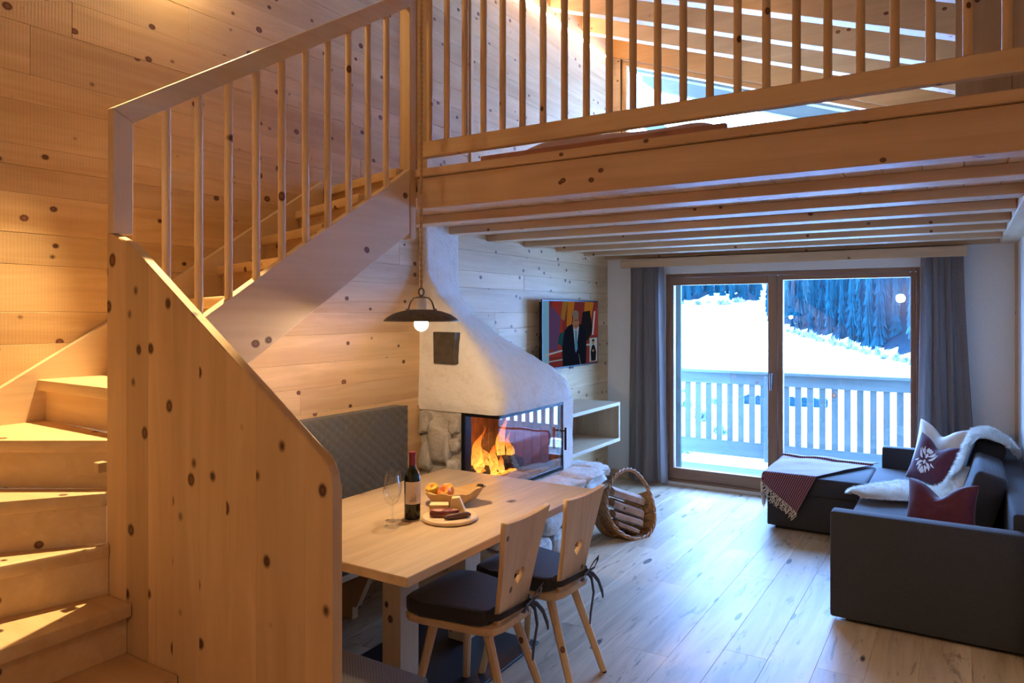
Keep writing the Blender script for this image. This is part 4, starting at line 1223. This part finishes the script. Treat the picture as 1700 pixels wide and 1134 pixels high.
def cat4(t): 
    q = cat([Vector((p[0],p[1],p[2])) for p in path], t)
    w = interp_lin([(i/(len(path)-1), p[3]) for i, p in enumerate(path)], t)
    return q, w
def skin(u, v, off=0.0):
    q, w = cat4(v); q2, _ = cat4(min(1, v+.01)); q1, _ = cat4(max(0, v-.01))
    tg = (q2-q1).normalized(); side = Vector((0,1,0)); side = (side - tg*side.dot(tg)).normalized()
    up = side.cross(tg); 
    if up.z < -0.05 or (abs(up.z) <= .05 and up.x > 0): up = -up
    s = 2*u-1
    ed = 1+.10*noise.noise(Vector((v*9, s*1.0, 3)))
    return q + side*s*w*ed + up*(.012*(1-s**4)+off), up, side, tg
bm = nb()
grid(bm, lambda u, v: skin(u, v)[0], 24, 60)
mk('hide', bm, FURM, sk, smooth=True)
rf = random.Random(5)
vs, fs = [], []
for i in range(26000):
    u, v = rf.random(), rf.random()
    if rf.random() < .22: u = rf.choice((0.0, 1.0)) + rf.uniform(-.02, .02)
    p, up, side, tg = skin(min(max(u,0),1), v)
    L = rf.uniform(.026, .048)
    cl = noise.noise_vector(p*22)
    ou = (2*u-1)**3
    d = (up*(.75-.4*abs(ou)) + side*(ou*.9 + cl.x*.55) - tg*(.5+cl.y*.5) + Vector((0,0,-.15)) + Vector((rf.uniform(-.2,.2),)*3)).normalized()
    b = d.cross(up + Vector((.01,.02,.0))).normalized()*.0015
    m = p + d*L*.55 + up*.006
    e = p + d*L
    if e.z < .447 and e.x < .1: e.z = .447
    if m.z < .447 and m.x < .1: m.z = .449
    k = len(vs)
    vs += [p-b, p+b, m+b*.8, m-b*.8, e]
    fs += [(k,k+1,k+2,k+3), (k+3,k+2,k+4)]
me = bpy.data.meshes.new('wool'); me.from_pydata(vs, [], fs); me.validate()
tag(mo('wool', me, FURM, sk), None, None, None, 'stuff')

# throw over the chaise corner
def throw_mat():
    s = NT('burgundy_stripe_throw')
    uv = s.n('ShaderNodeUVMap').outputs[0]
    w = s.n('ShaderNodeTexWave', {'Vector': uv, 'Scale': 19.0, 'Distortion': 0.0}, bands_direction='X').outputs['Fac']
    w2 = s.n('ShaderNodeTexWave', {'Vector': uv, 'Scale': 60.0, 'Distortion': 0.0}, bands_direction='Y').outputs['Fac']
    f = s.n('ShaderNodeMath', {0: w, 1: s.mr(w2, 0, 1, .55, 1.0)}, operation='MULTIPLY').outputs[0]
    c = s.ramp(f, [(0, (.085,.012,.025)), (.45, (.105,.016,.032)), (.75, (.36,.20,.24)), (1, (.42,.26,.29))])
    n = s.noise(s.vec(False), 300, 2)
    s.set(Base_Color=c, Roughness=.9, Sheen_Weight=.35, Normal=s.bump(s.n('ShaderNodeMath', {0: f, 1: n}, operation='ADD').outputs[0], .3, .003))
    return s.m
TM = throw_mat()
C0, C1, C2, C3 = Vector((-1.10, 5.705)), Vector((-1.615, 6.13)), Vector((-.60, 6.745)), Vector((-1.40, 6.75))
ZT = .4475
def drape(p, lift):
    x, y = p.x, p.y
    z = ZT + lift
    r_ = .02
    ox = max(0, -1.352 - x); oy = max(0, 5.988 - y)
    if oy > 0:
        z = ZT - oy; y = 5.982 - .012*min(1, oy*12) - lift*.6*(1 if oy > .02 else 0) - .010*sin(x*23)*min(1, oy*5)
    if ox > 0:
        z = min(z, ZT - ox); x = -1.358 - .012*min(1, ox*12) - lift*.6
    return Vector((x, y, z))
def thr(u, v):
    a = C0.lerp(C1, u); b = C2.lerp(C3, u)
    p = a.lerp(b, v)
    w = .5+.5*noise.noise(Vector((u*3.3+1, v*2.2, .7)))
    fold = .022*max(0, noise.noise(Vector((u*2.2+v*2.8, v*1.3-u, 5.1)))) + .012*max(0, sin(9*u+3.2*v))*v + .004*w
    # doubled thickness along the far edge
    if v > .93: fold += .016
    return drape(p, .004 + fold)
bm = nb()
G = grid(bm, thr, 90, 110)
uvl = bm.loops.layers.uv.new('UVMap')
for i in range(90):
    for j in range(110): pass
idx = {}
for i, col in enumerate(G):
    for j, v_ in enumerate(col): idx[v_] = (i/90*.72, j/110*1.25)
for f in bm.faces:
    for l in f.loops: l[uvl].uv = (idx[l.vert][0]*1.0, idx[l.vert][1])
to = mk('throw_blanket', bm, TM, None, smooth=True)
tag(to, 'burgundy striped throw with cream fringe draped over the chaise corner', 'blanket')
m_ = to.modifiers.new('thick', 'SOLIDIFY'); m_.thickness = .005; m_.offset = 1.0
bm = nb()
e2 = (C0-C2).normalized()
for i in range(74):
    u = i/73
    base2 = C0.lerp(C1, u)
    pts = []
    for k in range(6):
        q = base2 + e2*(.075*k/5)*rf.uniform(.9,1.05) + Vector((rf.uniform(-.005,.005), rf.uniform(-.004,.004)))*k
        p = drape(q, .005)
        # hanging ends fall straight
        if p.z < ZT-.02: p = Vector((p.x + rf.uniform(-.003,.003), p.y-.002, p.z))
        pts.append(p)
    tube(bm, pts, [.0030,.0034,.0028,.0030,.0026,.0020], 5)
tag(mk('fringe', bm, CREAM, to, smooth=True), 'cream knotted fringe', None, None, 'stuff')

# ================================================================== LOG BASKET
BC = Vector((-2.19, 5.265, .245))
nrm = Vector((.84, -.36, .41)).normalized()             # towards which the basket opens
bu = Vector((0,0,1)); bu = (bu - nrm*bu.dot(nrm)).normalized()      # up in the plane of the rim
bs = bu.cross(nrm).normalized()
tilt_ = Matrix.Rotation(radians(-24), 3, nrm)
bu = tilt_ @ bu; bs = tilt_ @ bs
LA, LB = .268, .235
def loop(a): 
    yy = LA*sin(a)
    ww = LB*cos(a)*(1-.18*(yy/LA))
    return BC + bu*yy + bs*ww
bk = thing('log_basket', (BC.x, BC.y, 0), 'brown woven wicker log basket with a hooped handle, lying tilted on the floor', 'basket')
WICK = NT('wicker'); v_ = WICK.vec(False)
w_ = WICK.noise(v_, 45, 3, .6)
WICK.set(Base_Color=WICK.ramp(WICK.mr(w_, .3, .7), [(0, (.26,.105,.033)), (1, (.56,.27,.09))]), Roughness=.5)
WICK = WICK.m
NA = 120
bm = nb()
for s_ in range(3):
    tube(bm, [loop(2*pi*i/NA) + (bu*sin(2*pi*i/NA)+bs*cos(2*pi*i/NA))*.0085*cos(i*.55+2*pi*s_/3) + nrm*.0085*sin(i*.55+2*pi*s_/3) for i in range(NA)], .0085, 7, True)
mk('rim_hoop', bm, WICK, bk, smooth=True)
# woven shell: lower part of the hoop, bulging backwards
a0, a1 = radians(165), radians(395)
DEP = .27
def shell(u, v, r_=1.0):
    a = lerp(a0, a1, u)
    p = loop(a)
    c = BC - bu*.02
    dd = DEP*(1-(1-v)**2.0)**.5 if v < 1 else DEP
    sh_ = (1-v**2.2*.80)
    q = c + (p-c)*sh_*r_ - nrm*dd*.95
    q.z = max(q.z, .012)
    return q
bm = nb()
NU, NV = 90, 26
def weave(u, v):
    i, j = u*NU, v*NV
    off = .006*sin(pi*i*.5 + pi*round(j))*1.0
    q = shell(u, v); c = BC - bu*.02 - nrm*.1
    return q + (q-c).normalized()*off
grid(bm, weave, NU, NV)
bmesh.ops.solidify(bm, geom=bm.faces[:], thickness=.006)
mk('woven_shell', bm, WICK, bk, smooth=True)
bm = nb()
for k in range(17):
    u = (k+.5)/17
    tube(bm, [shell(u, .02+.96*i/12, 1.0) + nrm*0 for i in range(13)], .0052, 6)
tag(mk('wicker_stake', bm, WICK, bk, smooth=True), kind='stuff')
bm = nb()
for k in range(6):
    v0 = .1+.15*k
    tube(bm, [shell(i/40, v0, 1.015) for i in range(41)], .006, 6)
tag(mk('weaver_rod', bm, WICK, bk, smooth=True), kind='stuff')
def barkwood(nm, a, b):
    return wood(nm, 'X', a, b, knot=(.1,.05,.03), kscale=5, kth=.06, rough=.8, var=.1)
LOGW = barkwood('split_log', (.34,.16,.085), (.58,.36,.24))
BIRCH = plain('grey_bark', (.20,.19,.18), .9, nscale=25, amt=.7, bump=.5)
REDB = plain('red_bark', (.16,.07,.04), .95, nscale=30, amt=.5, bump=.5)
def split_log(dy, dn, w, h, L, lab, bark, rz_):
    """wedge-shaped split log: lies along the rim plane's side direction"""
    c = BC + bu*dy + nrm*dn
    t = thing('firewood_log', c, lab, 'firewood', 'split logs in the basket')
    xdir = (bs*cos(rz_) + bu*sin(rz_)*.6).normalized()
    zdir = Vector((0,0,1)); zdir = (zdir - xdir*zdir.dot(xdir)).normalized(); ydir = zdir.cross(xdir)
    def T(p): return c + xdir*p[0] + ydir*p[1] + zdir*p[2]
    bm = nb()
    sec = [(-w,-h*.5),(w*.9,-h*.6),(w,h*.35),(w*.2,h),(-w*.9,h*.55)]
    rows = []
    for i in range(7):
        x = -L + 2*L*i/6
        rows.append([bm.verts.new(T((x + .004*noise.noise(Vector((j, dy*9, i))), y*(1+.1*noise.noise(Vector((i*.6, j, dy*5)))), z*(1+.12*noise.noise(Vector((i*.5, j+9, dy*5))))))) for j, (y, z) in enumerate(sec)])
    for A_, B_ in zip(rows, rows[1:]):
        for j in range(5): bm.faces.new((A_[j], A_[(j+1)%5], B_[(j+1)%5], B_[j]))
    bm.faces.new(rows[0]); bm.faces.new(list(reversed(rows[-1])))
    mk('heartwood', bm, LOGW, t)
    bm = nb()
    rows = []
    for i in range(7):
        x = -L*.99 + 2*L*.99*i/6
        rows.append([bm.verts.new(T((x, y*1.05, z*1.06-.0015))) for y, z in ((-w*1.02,-h*.5),(w*.9,-h*.62))] + [bm.verts.new(T((x, y, z-.010))) for y, z in ((w*.9,-h*.62),(-w*1.02,-h*.5))])
    for A_, B_ in zip(rows, rows[1:]):
        for j in range(4): bm.faces.new((A_[j], A_[(j+1)%4], B_[(j+1)%4], B_[j]))
    bm.faces.new(rows[0]); bm.faces.new(list(reversed(rows[-1])))
    mk('bark', bm, bark, t)
split_log(.075, -.075, .070, .042, .150, 'split log with pale upper side, topmost in the wicker basket', REDB, .05)
split_log(-.020, -.075, .068, .040, .145, 'split log with reddish face, second from the top in the wicker basket', BIRCH, -.02)
split_log(-.100, -.065, .060, .030, .135, 'grey-barked split log, third from the top in the wicker basket', BIRCH, .04)
split_log(-.176, -.045, .042, .020, .100, 'split log lowest in the wicker basket, by the rim', REDB, -.06)

# ================================================================== BALCONY
bf = struct(box('floor_balcony', -4.6, 1.6, YW+0.3, 9.3, -.34, -.165, OUTW['X']), 'board floor of the snowy balcony')
y = YW+0.31
while y < 9.28:
    box('deck_board', -4.6, 1.6, y, y+.136, -.164, -.13, OUTW['X'], bf, .003)
    y += .142
br = thing('balcony_railing', (-1.5, 9.12, -.13), 'weathered wooden balcony railing with upright slats outside the door', 'railing')
YR = 9.08
box('top_rail', -4.5, 1.5, YR-.05, YR+.09, .975, 1.01, OUTW['X'], br, .004)
box('upper_board', -4.5, 1.5, YR+.035, YR+.06, .835, .974, OUTW['X'], br, .003)
box('lower_board', -4.5, 1.5, YR+.035, YR+.06, -.06, .13, OUTW['X'], br, .003)
for i in range(44):
    x = -4.40 + .1345*i
    box('slat', x, x+.072, YR+.061, YR+.085, -.04, .97, OUTW['Z'], br, .002)
for x in (-3.6, -2.05, -.42, .9):
    box('bracket_post', x, x+.05, YR-.02, YR+.034, -.1295, .97, OUTW['Z'], br, .003)
    for z in (.94, .88, .09, .0):
        bm = nb(); tube(bm, [(x+.025, YR+.018, z), (x+.025, YR-.028, z)], .009, 8); mk('bolt', bm, STEEL, br)
sn = tag(mk('snow_strip', (lambda b: (grid(b, lambda u, v: Vector((lerp(-4.4,1.4,u), lerp(8.82,9.24,v), -.129+.045*sin(pi*min(1,v*1.1))*(1+.3*noise.noise(Vector((u*30,v*3,0))))+.001)), 120, 8), b)[1])(nb()), SNOW, None, smooth=True), 'thin strip of snow on the balcony boards under the railing', 'snow', None, 'stuff')
# outer jamb cladding and balcony post with brace carrying the eaves
oj = struct(box('trim_3', -2.62, -2.50, YW+.30, YW+.34, -.13, 2.3, OUTW['Z']), 'outer cladding board beside the balcony door')
po = thing('balcony_post', (-3.44, 9.06, 1.01), 'weathered post and eaves beam outside the loft window', 'post')
box('post', -3.53, -3.35, 9.0, 9.12, 1.0105, 3.72, OUTW['Z'], po, .004)
bm = nb(); prism(bm, [(-3.55, roofz(-3.55)-.5), (-1.9, 2.72), (-1.9, 2.90), (-3.55, roofz(-3.55)-.26)], 'y', 9.0, 9.10); mk('brace', bm, OUTW['X'], po, .003)
box('eaves_beam', -3.5, -3.38, YW+.34, 8.99, 3.35, 3.53, OUTW['Y'], po, .004)

# ================================================================== LANDSCAPE
def hbase(X, Y): return -6.4 + .06*(Y-15) + .9*noise.noise(Vector((X*.02, Y*.02, 1)))
def beyond(X, Y):
    b1 = (X+22.5)*.883 + (Y-110)*.469
    b2 = (X+.228*Y)*.97
    return min(b1, b2)
def hill(X, Y):
    z = hbase(X, Y)
    b = beyond(X, Y)
    if b > 0: z += .5*b + .004*b*b*0
    far = Y - 205 - .25*(X+50)
    if far > 0 and X < -.2*Y: z += .12*far
    # bank on the near left
    nl = max(0, min(1, (-.30*Y - X)/6)) * max(0, min(1, (60-Y)/25))
    z += 2.0*nl
    return z
bm = nb()
grid(bm, lambda u, v: (lambda X, Y: Vector((X, Y, hill(X, Y))))(lerp(-1,1,u)*lerp(40,190,v**1.3)-lerp(8,70,v), lerp(13, 330, v**1.4)), 90, 110)
struct(mk('ground_snow', bm, SNOW, None, smooth=True, center=False), 'snow-covered meadow rising to the wooded slope')

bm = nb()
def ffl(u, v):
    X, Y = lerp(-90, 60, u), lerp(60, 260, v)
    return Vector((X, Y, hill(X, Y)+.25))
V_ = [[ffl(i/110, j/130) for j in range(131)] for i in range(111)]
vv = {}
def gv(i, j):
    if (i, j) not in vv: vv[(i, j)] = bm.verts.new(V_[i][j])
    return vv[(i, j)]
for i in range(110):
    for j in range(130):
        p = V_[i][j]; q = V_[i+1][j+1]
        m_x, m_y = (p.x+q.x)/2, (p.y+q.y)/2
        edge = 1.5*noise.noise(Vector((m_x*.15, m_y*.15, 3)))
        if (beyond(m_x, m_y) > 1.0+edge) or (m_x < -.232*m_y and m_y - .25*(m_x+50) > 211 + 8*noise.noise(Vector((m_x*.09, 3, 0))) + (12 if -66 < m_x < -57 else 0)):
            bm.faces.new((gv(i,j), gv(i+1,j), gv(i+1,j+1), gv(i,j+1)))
struct(mk('ground_wood', bm, FIRSHADE, None, smooth=True, center=False), 'needle-covered ground under the conifers, shade put into its dark colour')
def conifer(seed, mats):
    r_ = random.Random(seed)
    bm = nb()
    H = 1.0; n = 11
    tube(bm, [(0,0,-.05),(0,0,.5),(0,0,.95)], [.014,.010,.002], 5)
    nt = len(bm.faces)
    for t in range(11):
        z0 = .025 + .088*t; rad = .062*(1-t/11.5)**.9*r_.uniform(.85,1.15)
        tip = bm.verts.new((0,0,min(1.0, z0+.16)))
        ringv = []
        for k in range(2*n):
            a = 2*pi*k/(2*n)+t*.4
            q = rad*(1 if k % 2 else .52)*r_.uniform(.8,1.15)
            ringv.append(bm.verts.new((q*cos(a), q*sin(a), z0 - (.035 if k % 2 else 0)+r_.uniform(-.012,.012))))
        for k in range(2*n): bm.faces.new((ringv[k], ringv[(k+1)%(2*n)], tip))
    for f in bm.faces: f.material_index = 0
    for i, f in enumerate(bm.faces):
        f.material_index = 1 if i < nt else 0
    me = bpy.data.meshes.new('conifer'); bm.to_mesh(me); bm.free()
    for m in mats: me.materials.append(m)
    return me
TREES = [conifer(i, (FIR, BARK)) for i in range(4)]
FROST = [conifer(20+i, (FIRS, BARK)) for i in range(2)]
rt = random.Random(4)
def put_tree(X, Y, h_, me, label, group):
    o = bpy.data.objects.new('conifer', me); COL.objects.link(o)
    o.location = (X, Y, hill(X, Y)-.2); w = rt.uniform(.85, 1.15)
    o.scale = (h_*w, h_*w, h_); o.rotation_euler = (0, 0, rt.uniform(0, 6.28))
    return tag(o, label, 'tree', group)
cnt = 0
cands = []
for i in range(75):
    for j in range(75):
        X = -40 + i*1.0 + rt.uniform(-.9,.9); Y = 62 + j*1.2 + rt.uniform(-.6,.6)
        b = beyond(X, Y)
        if 1.0 < b < 34 and -.236 < X/Y < -.025: cands.append((b, X, Y))
cands.sort()
kept = []
for b, X, Y in cands:
    if any((X-p[0])**2+(Y-p[1])**2 < 12 for p in ((-23.0,116.5),(-20.6,119),(-20.0,113.5),(-3.2,79.5),(-4.4,82.5))): continue
    if all((X-p[0])**2+(Y-p[1])**2 > (1.75+b*.022)**2 for p in kept):
        kept.append((X, Y))
        if len(kept) >= 270: break
for X, Y in kept:
    b = beyond(X, Y)
    put_tree(X, Y, rt.uniform(8.5, 13), rt.choice(TREES), 'dark blue-green conifer in the dense wood behind the balcony railing', 'conifers of the wooded slope')
for (X, Y) in ((-23.0, 116.5), (-20.6, 119), (-20.0, 113.5)):
    put_tree(X, Y, 12, FROST[0], 'frosted pale conifer at the left edge of the wood', 'frosted conifers')
for (X, Y) in ((-3.2, 79.5), (-4.4, 82.5)):
    put_tree(X, Y, 9, FROST[1], 'frosted conifer at the right end of the wood beside the curtain', 'frosted conifers by the curtain')
left = []
while len(left) < 95:
    X = rt.uniform(-92, -46); Y = rt.uniform(204, 236) + .25*(X+50)
    if X/Y > -.232: continue
    lim = 207 + .25*(X+50) + 8*noise.noise(Vector((X*.09, 3, 0))) + (9 if -66 < X < -57 else 0)
    if Y < lim: continue
    if all((X-p[0])**2+(Y-p[1])**2 > 9.5 for p in left): left.append((X, Y))
for X, Y in left: put_tree(X, Y, rt.uniform(11, 17), rt.choice(TREES), 'dark conifer in the far wood above the snowy hill', 'conifers of the far wood')
# frosted shrubs along the foot of the wood
def shrub_mesh(seed, mat, n=260):
    r_ = random.Random(seed)
    vs, fs = [], []
    for i in range(n):
        a = r_.uniform(0, 2*pi); el = r_.uniform(.15, 1.5); L = r_.uniform(.5, 1.0)
        d = Vector((cos(a)*cos(el), sin(a)*cos(el), sin(el)*1.15))
        p = Vector((r_.uniform(-.35,.35), r_.uniform(-.35,.35), 0)) + d*L*r_.uniform(.1,.5)
        e = p + d*L*.6; b = Vector((r_.uniform(-1,1), r_.uniform(-1,1), r_.uniform(-1,1))).normalized()*.05
        k = len(vs); vs += [p-b, p+b, e+b, e-b]; fs.append((k,k+1,k+2,k+3))
    me = bpy.data.meshes.new('shrub'); me.from_pydata(vs, [], fs); me.materials.append(mat); return me
SH = [shrub_mesh(i, TWIG) for i in range(3)]
for i in range(22):
    t_ = i/21
    X = lerp(-20.9, -2.9, t_) + rt.uniform(-.2,.2); Y = lerp(106.5, 72, t_) + rt.uniform(-.3,.3)
    o = bpy.data.objects.new('shrub', SH[i % 3]); COL.objects.link(o)
    s_ = rt.uniform(.6, .74); o.location = (X, Y, hill(X, Y)-.1); o.scale = (s_*.95, s_*.95, s_*rt.uniform(1.0,1.7)); o.rotation_euler = (0,0,rt.uniform(0,6))
    tag(o, 'frosted pale shrub along the foot of the dark wood', 'shrub', 'frosted shrubs at the foot of the wood')
hs = []
for i in range(30):
    X, Y = rt.uniform(-78, -50), 0
    Y = 196 + .25*(X+50) - rt.uniform(0, 16)
    if X/Y > -.24 or any((X-q[0])**2+(Y-q[1])**2 < 36 for q in hs): continue
    hs.append((X, Y))
    o = bpy.data.objects.new('shrub', SH[i % 3]); COL.objects.link(o)
    s_ = rt.uniform(1.0, 2.2); o.location = (X, Y, hill(X, Y)-.1); o.scale = (s_*1.3, s_, s_*.8); o.rotation_euler = (0,0,rt.uniform(0,6))
    tag(o, 'low shrub on the snowy hill below the far wood', 'shrub', 'shrubs on the snowy hill')
DSH = [shrub_mesh(30+i, plain('bare_twigs', (.05,.08,.09), .9), 120) for i in range(2)]
bs_ = []
for i in range(40):
    Y = rt.uniform(26, 52); X = Y*rt.uniform(-.36, -.285)
    if any((X-q[0])**2+(Y-q[1])**2 < 5 for q in bs_) or len(bs_) > 14: continue
    bs_.append((X, Y))
    o = bpy.data.objects.new('bare_shrub', DSH[i % 2]); COL.objects.link(o)
    s_ = rt.uniform(.4, .9); o.location = (X, Y, hill(X, Y)-.1); o.scale = (s_, s_, s_); o.rotation_euler = (0,0,rt.uniform(0,6))
    tag(o, 'bare dark shrub on the snowy bank seen through the left railing slats', 'shrub', 'bare shrubs on the bank')
bm = nb()
for i in range(14):
    X = lerp(-12.2, -7.6, i/13); Y = 49+.25*i*.2
    rock(bm, (X, Y, hill(X, Y)+.25), (.35,.3,.42), 200+i, 2, .3, .8)
tag(mk('hedge', bm, HEDGEM), 'low dark hedge across the snowy meadow behind the railing', 'hedge')
def road(nm, label, pts, w):
    bm = nb()
    L_, R_ = [], []
    pts = [Vector(p) for p in pts]
    P_ = []
    for i in range(60):
        q = cat([Vector((p.x,p.y,0)) for p in pts], i/59); P_.append(q)
    for i, q in enumerate(P_):
        tg = (P_[min(59,i+1)]-P_[max(0,i-1)]).normalized(); s_ = Vector((-tg.y, tg.x, 0))
        for lst, k in ((L_, 1), (R_, -1)):
            p = q+s_*w*k; lst.append(bm.verts.new((p.x, p.y, hill(p.x, p.y)+.12)))
    for i in range(59): bm.faces.new((L_[i], L_[i+1], R_[i+1], R_[i]))
    return struct(mk(nm, bm, ROADM, None, smooth=True, recalc=True), label)
road('path_lower', 'cleared snowy track curving below the balcony', [(-26,95),(-23,72),(-17.5,60),(-14.5,52),(-15.5,44),(-15,36)], .35)
road('path_upper', 'track on the far snowy hill', [(-62,178),(-52,172),(-45,166),(-36,158)], .5)
